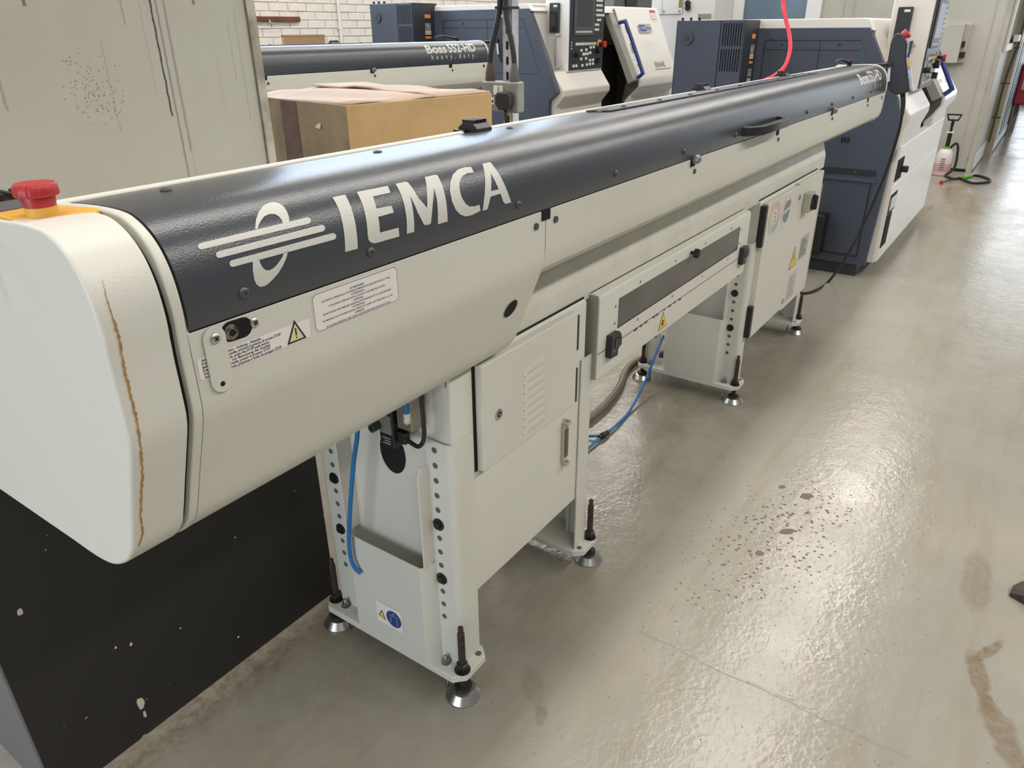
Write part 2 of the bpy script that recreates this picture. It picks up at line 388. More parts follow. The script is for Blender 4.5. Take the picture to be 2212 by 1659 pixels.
# pillar on the left: pale painted above, black painted below, runs of oil down its face
def pillar_mat():
    mt = bpy.data.materials.new('pillar_paint'); mt.use_nodes = True; nt = mt.node_tree; N = nt.nodes; L = nt.links; b = N['Principled BSDF']
    tc = N.new('ShaderNodeTexCoord'); P = tc.outputs['Object']
    def noise(scale, vec=P, detail=4):
        n = N.new('ShaderNodeTexNoise'); n.inputs['Scale'].default_value = scale; n.inputs['Detail'].default_value = detail; L.new(vec, n.inputs['Vector']); return n.outputs['Fac']
    def mth(op, a, c=0., e=None):
        q = N.new('ShaderNodeMath'); q.operation = op
        for i, v in enumerate((a, c)):
            if isinstance(v, (int, float)): q.inputs[i].default_value = v
            else: L.new(v, q.inputs[i])
        return q.outputs[0]
    def rng(v, a, c, lo=0., hi=1.):
        r = N.new('ShaderNodeMapRange'); r.inputs['From Min'].default_value = a; r.inputs['From Max'].default_value = c
        r.inputs['To Min'].default_value = lo; r.inputs['To Max'].default_value = hi; L.new(v, r.inputs['Value']); return r.outputs['Result']
    col = None
    def mix(f, A, B):
        x = N.new('ShaderNodeMix'); x.data_type = 'RGBA'
        L.new(f, x.inputs['Factor'])
        for k, v in (('A', A), ('B', B)):
            if isinstance(v, tuple): x.inputs[k].default_value = (*v, 1)
            else: L.new(v, x.inputs[k])
        return x.outputs['Result']
    sp = N.new('ShaderNodeSeparateXYZ'); L.new(P, sp.inputs[0]); X, Z = sp.outputs['X'], sp.outputs['Z']
    col = mix(rng(noise(3.), .3, .7), (.435, .425, .372), (.385, .37, .322))
    mpv = N.new('ShaderNodeMapping'); mpv.inputs['Scale'].default_value = (30, 30, 2.2); L.new(P, mpv.inputs['Vector'])
    drip = rng(noise(1., mpv.outputs[0], 3), .62, .74); col = mix(mth('MULTIPLY', drip, rng(noise(2.5), .45, .6, 0, .35)), col, (.25, .215, .15))
    # long runs: (top px, bottom px, half width, strength, colour)
    wob = mth('MULTIPLY', mth('SUBTRACT', noise(60.), .5), .006)
    for (a, e, w, s, c) in (((322, 0), (373, 251), .0016, .95, (.03, .02, .018)), ((336, 0), (408, 385), .0018, .55, (.10, .085, .075)), ((352, 0), (413, 327), .0022, .5, (.14, .12, .11)),
                           ((303, 20), (338, 200), .001, .35, (.22, .19, .12)), ((262, 10), (270, 55), .0015, .5, (.2, .15, .1)), ((415, 340), (428, 390), .0012, .4, (.3, .25, .15)),
                           ((512, 80), (543, 258), .001, .4, (.2, .16, .1)), ((500, 100), (511, 178), .001, .4, (.22, .18, .12)), ((50, 0), (54, 13), .0025, .8, (.12, .06, .03)), ((416, 0), (419, 10), .002, .8, (.1, .06, .04)), ((240, 150), (252, 285), .0012, .35, (.22, .18, .13)), ((8, 210), (17, 240), .0018, .5, (.2, .16, .12))):
        p, q = ony(*a, 1.5), ony(*e, 1.5)
        lx = mth('ADD', mth('SUBTRACT', X, (p.x+q.x)/2), wob)
        f = mth('MULTIPLY', rng(mth('ABSOLUTE', lx), w*.7, w*1.8, 1, 0), mth('MULTIPLY', mth('GREATER_THAN', Z, q.z), mth('LESS_THAN', Z, p.z+.05)))
        col = mix(mth('MULTIPLY', f, s), col, c)
    # brown splash
    c0 = ony(205, 195, 1.5); mp = N.new('ShaderNodeMapping'); mp.vector_type = 'TEXTURE'; mp.inputs['Location'].default_value = c0; mp.inputs['Scale'].default_value = (.055, 1, .065); L.new(P, mp.inputs['Vector'])
    ln = N.new('ShaderNodeVectorMath'); ln.operation = 'LENGTH'; mp2 = N.new('ShaderNodeVectorMath'); mp2.operation = 'MULTIPLY'; mp2.inputs[1].default_value = (1, 0, 1); L.new(mp.outputs[0], mp2.inputs[0]); L.new(mp2.outputs[0], ln.inputs[0])
    vo = N.new('ShaderNodeTexVoronoi'); vo.inputs['Scale'].default_value = 210; L.new(P, vo.inputs['Vector'])
    wn = N.new('ShaderNodeTexWhiteNoise'); L.new(vo.outputs['Position'], wn.inputs['Vector'])
    f = mth('MULTIPLY', mth('LESS_THAN', wn.outputs['Value'], rng(ln.outputs['Value'], .1, 1.25, .75, 0)), mth('LESS_THAN', vo.outputs['Distance'], .34)); col = mix(mth('MULTIPLY', f, .75), col, (.22, .13, .065))
    black = mth('LESS_THAN', mth('ADD', Z, mth('MULTIPLY', noise(20.), .004)), 1.12)
    face = mth('GREATER_THAN', X, ony(88, 1659, 1.5).x+.006)
    chip = mth('LESS_THAN', noise(55., P, 2), .22)
    bcol = mix(chip, (.017, .0155, .0145), (.55, .50, .40))
    for (px, py, a, c) in ((304, 1519, .010, .022), (313, 1543, .004, .014), (283, 1392, .004, .006), (311, 1590, .008, .004), (43, 1322, .006, .010), (515, 1376, .004, .004), (250, 1399, .003, .004), (390, 1357, .003, .003), (508, 1161, .003, .003)):
        q = ony(px, py, 1.5); mp = N.new('ShaderNodeMapping'); mp.vector_type = 'TEXTURE'; mp.inputs['Location'].default_value = q; mp.inputs['Scale'].default_value = (a, 1, c); L.new(P, mp.inputs['Vector'])
        m2 = N.new('ShaderNodeVectorMath'); m2.operation = 'LENGTH'; L.new(mp.outputs[0], m2.inputs[0])
        f = mth('LESS_THAN', mth('ADD', m2.outputs['Value'], mth('MULTIPLY', mth('SUBTRACT', noise(120.), .5), .8)), .85); bcol = mix(f, bcol, (.62, .56, .45))
    notface = mth('MULTIPLY', black, mth('SUBTRACT', 1., face)); col = mix(notface, col, (.15, .145, .155)); col = mix(mth('MULTIPLY', black, face), col, bcol)
    L.new(col, b.inputs['Base Color']); b.inputs['Roughness'].default_value = .55
    bp = N.new('ShaderNodeBump'); bp.inputs['Strength'].default_value = .15; bp.inputs['Distance'].default_value = .002; L.new(noise(260.), bp.inputs['Height']); L.new(bp.outputs['Normal'], b.inputs['Normal'])
    return mt
PIL = pillar_mat()
px0 = ony(88, 1659, 1.5).x
wl = mk('wall_left', [(x, y, z) for x in (px0, 1.158) for y in (1.5, 2.0) for z in (0, 3.4)], [(0, 1, 3, 2), (4, 6, 7, 5), (0, 4, 5, 1), (2, 3, 7, 6), (0, 2, 6, 4), (1, 5, 7, 3)], PIL, bev=.004); wl['kind'] = 'structure'
PTRIM = mat('pillar_trim', (.45, .43, .36), .5, var=.45, vscale=18, col2=(.22, .20, .155))
box('corner_strip', 1.1425, 1.163, 1.492, 1.5, 1.12, 3.4, PTRIM, wl, .003)
box('corner_strip_seam', 1.1395, 1.1425, 1.497, 1.5, 1.12, 3.4, mat('seam_dirt', (.16, .145, .11), .7, var=.4, vscale=30), wl)

# back wall of painted bricks
YB = 6.32
wb = box('wall_back', -1, 12, YB+.012, YB+.25, 0, 4.6, MORTAR); wb['kind'] = 'structure'
brick0 = None
for row in range(9):
    z0 = 1.40+row*.075
    for k in range(22):
        x0 = 4.30+k*.225+(.1125 if row % 2 else 0)
        if brick0 is None:
            brick0 = mk('brick', [(x0+sx*.1075+.1075*0, YB+dy, z0+dz) for sx in (0, 2) for dy in (0, .03) for dz in (.004, .071)], [(0, 1, 3, 2), (4, 6, 7, 5), (0, 4, 5, 1), (2, 3, 7, 6), (0, 2, 6, 4), (1, 5, 7, 3)], PAINTW, wb, bev=.004, seg=1, at=(x0, YB, z0))
        else:
            b_ = inst(brick0, 'brick', Vector((x0, YB, z0))-ORG[brick0.name], wb); b_.location.y += random.uniform(-.0025, .0025)
            b_.rotation_euler = (0, random.uniform(-.006, .006), 0)

# partition (office cabin) at the far end of the aisle
XP = 10.66; YP = .645
wr = box('wall_right', XP, 19, YP, 5.6, 0, 3.4, PANELW); wr['kind'] = 'structure'
def seam(nm, a, b, X): 
    return box(nm, X-.006, X, min(a[0], b[0]), max(a[0], b[0]), a[1], b[1], mat('seam_grey', (.33, .31, .27), .6), wr)
for y in (.80, 2.30, 2.42, 5.1): box('panel_seam', XP-.007, XP, y-.006, y+.006, .1, 3.3, MATS.get('seam_grey') or mat('seam_grey', (.40, .38, .33), .6), wr)
box('corner_angle', XP-.012, XP, YP-.004, YP+.05, .0, 3.3, mat('corner_angle_paint', (.47, .44, .37), .5, var=.3, vscale=5), wr, .003)
box('base_gap', XP-.004, XP+.01, YP+.02, 1.6, 0, .035, HOLE, wr)
for y, z in ((.70, .16), (.70, .95), (.95, .16)): cyl('panel_screw', (XP-.012, y, z), (XP, y, z), .009, ZINC, wr, 10)
box('skirting', XP+.03, 12.1, YP-.02, YP, .03, .22, mat('skirting_white', (.62, .62, .62), .4, var=.2, vscale=5), wr, .004)
w1 = empty('window_1', (11.0, YP, 1.3)); w1['kind'] = 'structure'
for nm, a in (('window_frame', (10.86, 13.2, YP-.035, YP, 1.33, 1.41)), ('window_frame', (10.86, 10.97, YP-.035, YP, 1.41, 2.6)), ('window_frame', (13.1, 13.2, YP-.035, YP, 1.41, 2.6))): box(nm, *a, WFRAME, w1, .006)
box('window_gasket', 10.97, 11.01, YP-.03, YP, 1.44, 2.6, BLACK, w1); box('window_gasket', 12.9, 13.0, YP-.025, YP, 1.44, 2.6, BLACK, w1)
box('pane', 11.01, 13.1, YP-.012, YP-.004, 1.44, 2.6, mat('pane_pale', (.50, .53, .53), .12), w1)
box('window_sill', 11.7, 12.7, YP-.09, YP-.03, 1.42, 1.50, WFRAME, w1, .01)
t1 = box('trim_1', 12.12, 12.32, .545, YP, 0, 3.3, PANELD); t1['kind'] = 'structure'
t2 = box('trim_2', 15.5, 15.9, .47, YP, 0, 3.3, PANELD); t2['kind'] = 'structure'
for z in (.5, .92, 1.34): box('post_strap', 12.115, 12.13, .54, YP, z, z+.012, BLACK, t1)
d1 = empty('door_1', (13.4, .6, 0)); d1['kind'] = 'structure'
box('door_frame', 13.2, 13.45, .57, YP, .02, 2.6, WFRAME, d1, .004)
box('door_panel', 13.45, 15.4, .56, YP, .15, 2.6, GREEN, d1, .004); box('door_recess', 13.8, 14.4, .556, .565, .2, 2.5, BLACK, d1)
box('kick_plate', 12.34, 15.4, .55, .62, .03, .15, MATS['skirting_white'], d1, .004)
tube('wall_cable', [(12.11, .56, 2.6), (12.10, .56, 1.5), (12.105, .57, 1.3), (12.11, .60, .95), (12.1, .6, .5), (12.1, .6, .2)], .010, RUBBERG, t1)

# windows of the cabin wall that looks to the machines
w2 = empty('window_2', (XP, 3.3, 1.2)); w2['kind'] = 'structure'
for a in ((3.66, 3.80), (2.68, 2.86)): box('window_frame', XP-.05, XP, a[0], a[1], 1.0, 3.0, WFRAME, w2, .006)
box('window_frame', XP-.04, XP, 2.75, 3.7, 1.0, 1.12, WFRAME, w2, .006)
box('pane', XP-.02, XP-.008, 2.86, 3.66, 1.1, 3.0, GLASSB, w2)
# ================================================================== bar feeder
XE = 4.75
HP = [(.7885, 1.276), (.787, 1.296), (.789, 1.325), (.7945, 1.350), (.805, 1.373), (.821, 1.391), (.842, 1.404), (.868, 1.411), (.92, 1.4115), (1.0, 1.406)]
HOODP = [(p[0], p[1]) for p in smooth_path([Vector((a, b, 0)) for a, b in HP], 4)]
SL = [0.]
for i in range(1, len(HOODP)): SL.append(SL[-1]+math.dist(HOODP[i-1], HOODP[i]))
def hood_at(s, off=.0006):
    s = max(0., min(SL[-1]-1e-6, s))
    for i in range(len(SL)-1):
        if SL[i+1] >= s: break
    t = (s-SL[i])/(SL[i+1]-SL[i]); a, b = HOODP[i], HOODP[i+1]
    def nrm(j):
        p, q = HOODP[max(j-1, 0)], HOODP[min(j+1, len(HOODP)-1)]; dy, dz = q[0]-p[0], q[1]-p[1]; l = math.hypot(dy, dz); return (-dz/l, dy/l)
    n0, n1 = nrm(i), nrm(i+1); ny, nz = n0[0]*(1-t)+n1[0]*t, n0[1]*(1-t)+n1[1]*t
    return (a[0]*(1-t)+b[0]*t+ny*off, a[1]*(1-t)+b[1]*t+nz*off)
def hood_hit(px, py):
    d = ray(px, py); best = None
    for i in range(len(HOODP)-1):
        a, b = HOODP[i], HOODP[i+1]; ey, ez = b[0]-a[0], b[1]-a[1]
        det = d.y*(-ez)-d.z*(-ey)
        if abs(det) < 1e-12: continue
        ry, rz = a[0], a[1]-CZ
        t = (ry*(-ez)-rz*(-ey))/det; u = (d.y*rz-d.z*ry)/det
        if -1e-6 <= u <= 1+1e-6 and t > 0 and (best is None or t < best[0]): best = (t, SL[i]+u*(SL[i+1]-SL[i]))
    if best is None: return (d.x, 0.)
    return (d.x*best[0], best[1])
HMAP = lambda a, b: (a, *hood_at(b))
HC = [i*.006 for i in range(1, 45)]
NEARF = [(.79, 1.272), (.79, 1.188), (.7925, 1.165), (.799, 1.143), (.83, 1.066), (.858, .996), (.872, .970), (.896, .945), (.936, .922), (.985, .9135), (1.05, .914)]   # front of the near body, downwards
NEARF = [(p.x, p.y) for p in smooth_path([Vector((a, b, 0)) for a, b in NEARF], 3)]
REAR = [(1.345, .914), (1.365, .94), (1.365, 1.16), (1.03, 1.385)]

def feeder(logo=True):
    R = empty('bar_feeder', (2.5, 1.155, 0))
    # ---- end cap
    capp = [(p[0]-.001, p[1]+.001) for p in HOODP[::-1]] + [(y-.001, z) for y, z in NEARF[1:]] + REAR[:-1] + [(1.06, 1.405)]
    cap = prism('end_cap', capp, .35, .4275, 'X', CAPW, R, bev=.005, smooth=True); cap['label'] = 'white rounded end cap with a rust run'
    rp = []
    for (px, py) in ((222, 605), (232, 650), (246, 690), (258, 735), (268, 790), (280, 840), (292, 890), (301, 940), (306, 985), (308, 1030), (306, 1075), (305, 1120), (309, 1150), (300, 1180)):
        best = None
        for i in range(len(capp)):
            a, b = capp[i], capp[(i+1) % len(capp)]; d = ray(px, py); ey, ez = b[0]-a[0], b[1]-a[1]; det = d.y*(-ez)+d.z*ey
            if abs(det) < 1e-12: continue
            ry, rz = a[0], a[1]-CZ; t = (ry*(-ez)+rz*ey)/det; u = (d.y*rz-d.z*ry)/det
            if -1e-6 <= u <= 1+1e-6 and t > 0 and (best is None or t < best): best = t
        if best: rp.append(CAM+ray(px, py)*(best*.9985))
    rp = smooth_path(rp, 10); vs = []; fs = []
    for i, p in enumerate(rp):
        w = (.0003+.0010*min(1, i/25))*(.5+.9*random.random()); o_ = random.uniform(-.0008, .0008)
        vs += [p+Vector((-w+o_, 0, 0)), p+Vector((w+o_, 0, 0))]
        if i: fs.append((2*i-2, 2*i-1, 2*i+1, 2*i))
    mk('rust_run', vs, fs, mat('rust_stain', (.46, .27, .09), .6, var=.5, vscale=220, col2=(.34,.15,.03)), cap)
    inner = [(.80, 1.27)]+[(y+.012, z) for y, z in NEARF[1:]]+REAR
    prism('cap_gap', [(p[0]+.010, p[1]-.010) for p in HOODP[::-1]]+[(y+.010, z+.002) for y, z in NEARF[1:-1]]+[(1.05, .925), (1.33, .925), (1.35, 1.15), (1.05, 1.39)], .4275, .436, 'X', HOLE, R)
    prism('end_ring', [(p[0]-.001, p[1]+.001) for p in HOODP[::-1]]+[(y-.001, z) for y, z in NEARF[1:]]+REAR[:-1]+[(1.06, 1.405)], .435, .449, 'X', WHITE2, R, bev=.004, smooth=True)
    # ---- body
    nb = prism('front_body', [(.797, 1.285)]+NEARF+REAR+[(.85, 1.37)], .449, 1.2515, 'X', WHITE, R, smooth=True, angle=25); nb['label'] = 'deep white body panel at the loading end'
    LB = [(.79, 1.272), (.79, 1.192), (.7925, 1.170), (.801, 1.148), (.822, 1.128), (.853, 1.112), (.90, 1.096), (.945, 1.083), (1.0, 1.075), (1.27, 1.075), (1.295, 1.10), (1.295, 1.17), (1.03, 1.385), (.85, 1.37), (.797, 1.285)]
    lb = prism('long_body', LB, 1.2545, XE, 'X', WHITE, R, smooth=True, angle=25)
    prism('joint_gap', [(.793, 1.27), (.793, 1.19), (.803, 1.145), (.95, 1.09), (1.2, 1.09), (1.2, 1.3), (.85, 1.36)], 1.2515, 1.2545, 'X', HOLE, R)
    prism('end_plate', [(p[0]-.003, p[1]+.003) for p in HOODP[::-1]]+[(y-.003, z-.002) for y, z in LB[1:11]]+[(1.298, 1.2), (1.06, 1.41)], XE, XE+.016, 'X', WHITE2, R, bev=.004, smooth=True)
    # ---- rail under the body
    rail = prism('rail', [(.94, .922), (.94, .984), (.957, 1.040), (.985, 1.085), (1.25, 1.085), (1.25, .922)], 1.09, 4.29, 'X', mat('rail_paint', (.66, .65, .58), .35, bump=.12, bscale=260, var=.12, vscale=9), R)
    box('rail_end', 4.20, 4.29, 1.0, 1.2, .88, .925, WHITE2, R, .003)
    # ---- hood
    def shell(name, x0, x1, mt, off0, off1):
        out = [hood_at(s, off0) for s in SL]; inn = [hood_at(s, off1) for s in SL]
        return prism(name, out+inn[::-1], x0, x1, 'X', mt, R, smooth=True, angle=30)
    hood = shell('hood', .4515, XE, GREY, 0., -.004); hood['label'] = 'dark grey curved hood with silver lettering'
    box('hood_edge_seal', .452, XE, .7905, .80, 1.268, 1.279, HOLE, R)
    tube('rear_rail', [(.30, 1.006, 1.404), (XE, 1.006, 1.404)], .0065, WHITE2, R, 10, 0)
    box('rear_strip', .36, XE, .995, 1.05, 1.386, 1.402, WHITE2, R)
    # hood print
    if logo:
        Z = lambda pts: [hood_hit(400+x*.33, 330+y*.33) for x, y in pts]
        polys = [Z(capsule((103, 613), (800, 445), 21)), Z(capsule((222, 667), (893, 494), 22)), Z(capsule((310, 725), (965, 548), 22)),
                 Z([(455, 500), (462, 440), (480, 390), (510, 350), (545, 330), (580, 324), (615, 332), (645, 355), (665, 385), (677, 420), (681, 452), (638, 468), (630, 440), (612, 418), (590, 405), (565, 401), (540, 406), (515, 420), (495, 445), (480, 475), (472, 500)]),
                 Z([(440, 700), (441, 770), (450, 830), (465, 862), (490, 878), (520, 872), (550, 850), (580, 820), (610, 785), (640, 735), (660, 690), (671, 645), (648, 650), (630, 690), (605, 725), (580, 752), (550, 770), (525, 768), (505, 750), (490, 725), (483, 695)]),
                 Z([(962, 293), (1045, 275), (1085, 360), (1110, 450), (1124, 550), (1128, 628), (1046, 649), (1042, 560), (1032, 480), (1010, 390), (985, 330)]),
                 Z([(1122, 258), (1325, 218), (1342, 262), (1228, 287), (1243, 335), (1250, 366), (1350, 347), (1364, 392), (1262, 420), (1270, 470), (1273, 523), (1395, 490), (1400, 548), (1240, 593), (1215, 588), (1198, 570), (1193, 540), (1185, 450), (1165, 360), (1145, 305)]),
                 Z([(1376, 205), (1442, 190), (1460, 198), (1522, 292), (1582, 362), (1580, 260), (1568, 160), (1632, 146), (1650, 148), (1685, 225), (1705, 310), (1715, 400), (1716, 450), (1652, 468), (1652, 390), (1645, 300), (1626, 232), (1618, 340), (1606, 462), (1590, 472), (1562, 472), (1520, 392), (1470, 282), (1488, 370), (1497, 450), (1497, 518), (1449, 530), (1448, 440), (1432, 340), (1405, 260)]),
                 Z([(1870, 94), (1830, 96), (1785, 110), (1750, 145), (1733, 195), (1731, 250), (1745, 320), (1770, 375), (1800, 405), (1835, 417), (1875, 408), (1915, 388), (1931, 378), (1925, 340), (1895, 350), (1860, 352), (1835, 335), (1812, 300), (1797, 255), (1793, 210), (1800, 175), (1820, 148), (1845, 135), (1888, 130)]),
                 [Z([(1944, 73), (1995, 62), (2030, 105), (2075, 180), (2110, 260), (2133, 325), (2095, 335), (2080, 320), (2062, 268), (1998, 287), (1977, 370), (1945, 380), (1955, 300), (1962, 200), (1955, 120)]), Z([(1998, 135), (2002, 190), (2000, 250), (2050, 240)])]]
        flat('brand_print', polys, HMAP, PRINT, hood, HC)['label'] = 'silver IEMCA lettering with a winged ring emblem'
    s0 = .048
    for args in (('Boss', 4.10, .072, .056, .205, .03, 'L'), ('552-HD', 4.322, .072, .060, .30, .03, 'L')): text_on('model_print', [args], HMAP, PRINT, hood, HC)
    for i, c in enumerate('heavy.duty.'): text_on('small_letter', [(c, 4.135+i*.048, .034, .030, None, .012, 'L')], HMAP, PRINT, hood, HC)
    # screws along the hood
    s1 = None
    for i in range(11):
        x = .533+.2 if False else (.533, .759, 1.151, 1.547, 1.941, 2.344, 2.75, 3.155, 3.549, 3.945, 4.35)[i]
        if s1 is None: s1 = revolve('hood_screw', [(.0075, 0), (.0075, .002), (.005, .004), (.0025, .0042), (.0022, .003)], (x, .7872, 1.302), (0, -1, 0), mat('screw_grey', (.09, .095, .10), .4, .5), R, 14, at=(x, .787, 1.302))
        else: inst(s1, 'hood_screw', (x-.533, 0, 0), R)
    s2 = None
    for i in range(11):
        x = .55+i*.4
        if s2 is None: s2 = revolve('top_screw', [(.008, 0), (.008, .0015), (.004, .0035)], (x, .945, 1.4105), (0, 0, 1), MATS['screw_grey'], R, 12, at=(x, .945, 1.4105))
        else: inst(s2, 'top_screw', (x-.55, 0, 0), R)
    # second hood leaf: raised strip with rivets along the far top
    prism('hood_leaf', [(.915, 1.4125), (.985, 1.408), (.985, 1.4125), (.915, 1.4165)], 1.75, 3.75, 'X', GREY, R, bev=.001)
    for i in range(9):
        x = 1.85+i*.225
        inst(s2, 'top_screw', (x-.55, -.016, .006), R)
    # rear hinges
    hs = None
    def hinge(x):
        h = mk('hinge', [], [], BLACK, R, at=(x, 1.0, 1.40)); return h
    for x in (.375, 1.30, 2.57, 3.50):
        def hb(nm, a, b, c, d, e, f): return box(nm, x+a, x+b, c, d, e, f, BLACK, R, .002)
        hg = prism('hinge', [(.975, 1.404), (.975, 1.414), (.986, 1.4235), (1.012, 1.425), (1.024, 1.417), (1.032, 1.402)], x-.025, x+.027, 'X', BLACK, R, bev=.001)
        box('hinge_lug', x-.038, x-.024, 1.0, 1.03, 1.400, 1.412, BLACK, hg, .002)
        for k in range(4): box('hinge_rib', x-.018+k*.012, x-.013+k*.012, .986, 1.020, 1.422, 1.4305, BLACK, hg)
    # ---- side clips, notches and screws along the lower edge
    nc = None
    for (x, clip) in ((1.253, 0), (2.017, 1), (2.80, 0), (3.587, 1), (4.327, 0)):
        box('notch', x-.016, x+.016, .7885, .80, 1.253, 1.276, HOLE, R)
        if clip:
            k = revolve('clip_tongue', [(.002, -.016), (.011, -.013), (.013, 0), (.011, .013), (.002, .016)], (x+.004, .781, 1.272), (1, 0, 0), mat('clip_grey', (.16, .17, .17), .3, .3), R, 16)
        if x < 1.3: cyl('edge_screw', (x-.037, .786, 1.247), (x-.037, .791, 1.247), .0068, MATS['screw_grey'], R, 14)
        cyl('edge_screw', (x+.037 if x < 1.3 else x+.018, .786, 1.247 if x < 1.3 else 1.237), (x+.037 if x < 1.3 else x+.018, .791, 1.247 if x < 1.3 else 1.237), .0068, MATS['screw_grey'], R, 14)
    cyl('edge_hole', (4.70, .7885, 1.25), (4.70, .795, 1.25), .010, HOLE, R, 14)
    # ---- grab handle
    hx0, hx1 = 2.40, 2.79
    prism('grab_handle', [(hx0, .792), (hx0, .766), (hx0+.06, .735), (hx1-.06, .735), (hx1, .766), (hx1, .792), (hx1-.03, .792), (hx1-.035, .772), (hx1-.07, .757), (hx0+.07, .757), (hx0+.035, .772), (hx0+.03, .792)], 1.292, 1.320, 'Z', BLACK, R, bev=.003)
    # ---- lever on top at the outlet end
    lv = tube('outlet_lever', [(4.42, 1.0, 1.432), (4.48, .995, 1.444), (4.56, .985, 1.437), (4.64, .975, 1.425)], .008, BLACK, R, 10, 6, lambda t, i: .55+.6*t)
    cyl('lever_hub', (4.64, .975, 1.405), (4.64, .975, 1.434), .013, BLACK, lv, 14); cyl('lever_button', (4.64, .975, 1.434), (4.64, .975, 1.441), .008, RED, lv, 12)
    # ---- things on the front of the near body
    slot = ony(497, 716, .79); sl2 = ony(525, 707, .79)
    flat('crank_slot', [capsule((slot.x, slot.z), (sl2.x, sl2.z), .0135)], front(.7893), HOLE, R)
    sh = ony(499, 717, .79); cyl('crank_stub', (sh.x, .7885, sh.z), (sh.x, .792, sh.z), .0105, mat('crank_brass', (.36, .30, .20), .5, .3, var=.8, vscale=160, col2=(.03, .025, .02)), R, 18)
    flat('crank_socket', [ell(sh.x+.001, sh.z-.001, .005, .005, 8)], front(.7883), HOLE, R)
    for p in ((553, 698), (464, 731)):
        q = ony(*p, .785); yy = .79 if p[0] > 500 else .7855
        sc = revolve('pan_screw', [(.0070, 0), (.0066, .0025), (.0042, .0042), (.001, .0046)], (q.x, yy, q.z), (0, -1, 0), STEEL, R, 18)
        for rr in (.78, -.78):
            flat('screw_cross', [capsule((q.x-.0028*math.cos(rr), q.z-.0035*math.sin(rr)), (q.x+.0035*math.cos(rr), q.z+.0035*math.sin(rr)), .0008, 3)], front(yy-.005), HOLE, sc)
    a = ony(464, 731, .786); b = ony(481, 822, .786)
    fp = prism('slot_cover', [(x, z) for x, z in capsule((a.x, a.z), (b.x, b.z), .0155, 10)], .7855, .788, 'Y', WHITE2, R, bev=.0006); fp['label'] = 'swivelling slot cover plate'
    b = ony(482, 829, .785); cyl('cover_hole', (b.x, .7852, b.z), (b.x, .7858, b.z), .0035, HOLE, fp, 12)
    # warning label
    lx0, lx1, lz0, lz1 = ony(676, 680, .79).x, ony(860, 610, .79).x, ony(682, 722, .79).z, ony(671, 637, .79).z
    cx, cz, lw, lh = (lx0+lx1)/2, (lz0+lz1)/2, lx1-lx0, lz1-lz0
    nt_ = flat('warning_label', [rrect(lw, lh, .009, 5, cx, cz)], front(.7894), LABEL, R); nt_['label'] = 'rounded warning label with small black type'
    flat('label_border', [[rrect(lw-.003, lh-.003, .008, 5, cx, cz), rrect(lw-.0045, lh-.0045, .0075, 5, cx, cz)]], front(.7892), INK, nt_)
    T = [('ATTENZIONE !', 1, 0), ('SE SI AZIONA LA MANOVELLA CON TENSIONE DISINSERITA OCCORRE EFFETTUARE LO "0" ASSE.', 0, .80), ('ATTENTION !', 1, 0), ('IF THE CRANE IS OPERATED WITH VOLTAGE OFF, "0" AXIS MUST BE ACTUATED.', 0, .66),
         ('ACHTUNG!', 1, 0), ('BEI BETÄTIGUNG DER KURBEL MIT AUSGESCHALTETER SPANNUNG DIE "0"-ACHSE AUSFÜHREN.', 0, .80), ('ATTENTION !', 1, 0), ('SI LA MANIVELLE EST ACTIONNÉE QUAND LA TENSION EST COUPÉE, IL FAUT EFFECTUER LE « 0 » AXE.', 0, .83), ('ATENÇÃO!', 1, 0), ('SE ACCIONAR A MANIVELA COM A TENSÃO DESLIGADA SERA PRECISO EFECTUAR O "0" EIXO.', 0, .76)]
    text_on('label_text', [(s, cx, cz+lh*.30-i*lh*.083, lh*(.05 if bo else .048), (lw*w if w else lw*.014*len(s)), .012 if bo else .004, 'C') for i, (s, bo, w) in enumerate(T)], front(.7891), INK, nt_)
    # long instruction label
    p, q, r_ = ony(426, 800, .79), ony(672, 706, .79), ony(420, 777, .79)
    iz0, iz1 = ony(431, 827, .79).z, ony(421, 776, .79).z; ix0, ix1 = p.x, q.x; il = ix1-ix0; ih = iz1-iz0; icx, icz = (ix0+ix1)/2, (iz0+iz1)/2
    il_ = flat('instruction_label', [rrect(il, ih, .005, 4, icx, icz)], front(.7894), LABEL, R)
    flat('label_border', [[rrect(il-.002, ih-.002, .005, 4, icx, icz), rrect(il-.003, ih-.003, .0045, 4, icx, icz)]], front(.7892), mat('ink_grey', (.3, .3, .29), .6), il_)
    LN = [('Attenzione - Attention - Achtung - Atenção.', .50), ('Prima di usare la manovella, premere il pulsante di arresto STOP', .67), ('Before using the crank, press the STOP push button', .56), ('Den STOP-Taste, vor Benutzung der Kurbel', .56), ('Avant d\'utiliser la manivelle, presser le poussoir STOP', .56), ('Antes de usar a manivela, pressione o botão de paragem STOP', .66)]
    text_on('label_text', [(s, ix0+.007, icz+ih*.29-i*ih*.142, ih*.115, il*w, .016, 'L') for i, (s, w) in enumerate(LN)], front(.7891), INK, il_)
    tx = ix1-.028; tri = [(tx-.017, icz-.013), (tx+.017, icz-.013), (tx, icz+.019)]
    flat('warning_sign', [tri], front(.7891), INK, il_); flat('warning_sign', [[(tx-.0125, icz-.0105), (tx+.0125, icz-.0105), (tx, icz+.0132)]], front(.7889), mat('label_pale_yellow', (.72, .66, .35), .5), il_)
    flat('warning_sign', [capsule((tx, icz+.006), (tx, icz-.003), .0012, 4), ell(tx, icz-.007, .0013, .0013, 8)], front(.7887), INK, il_)
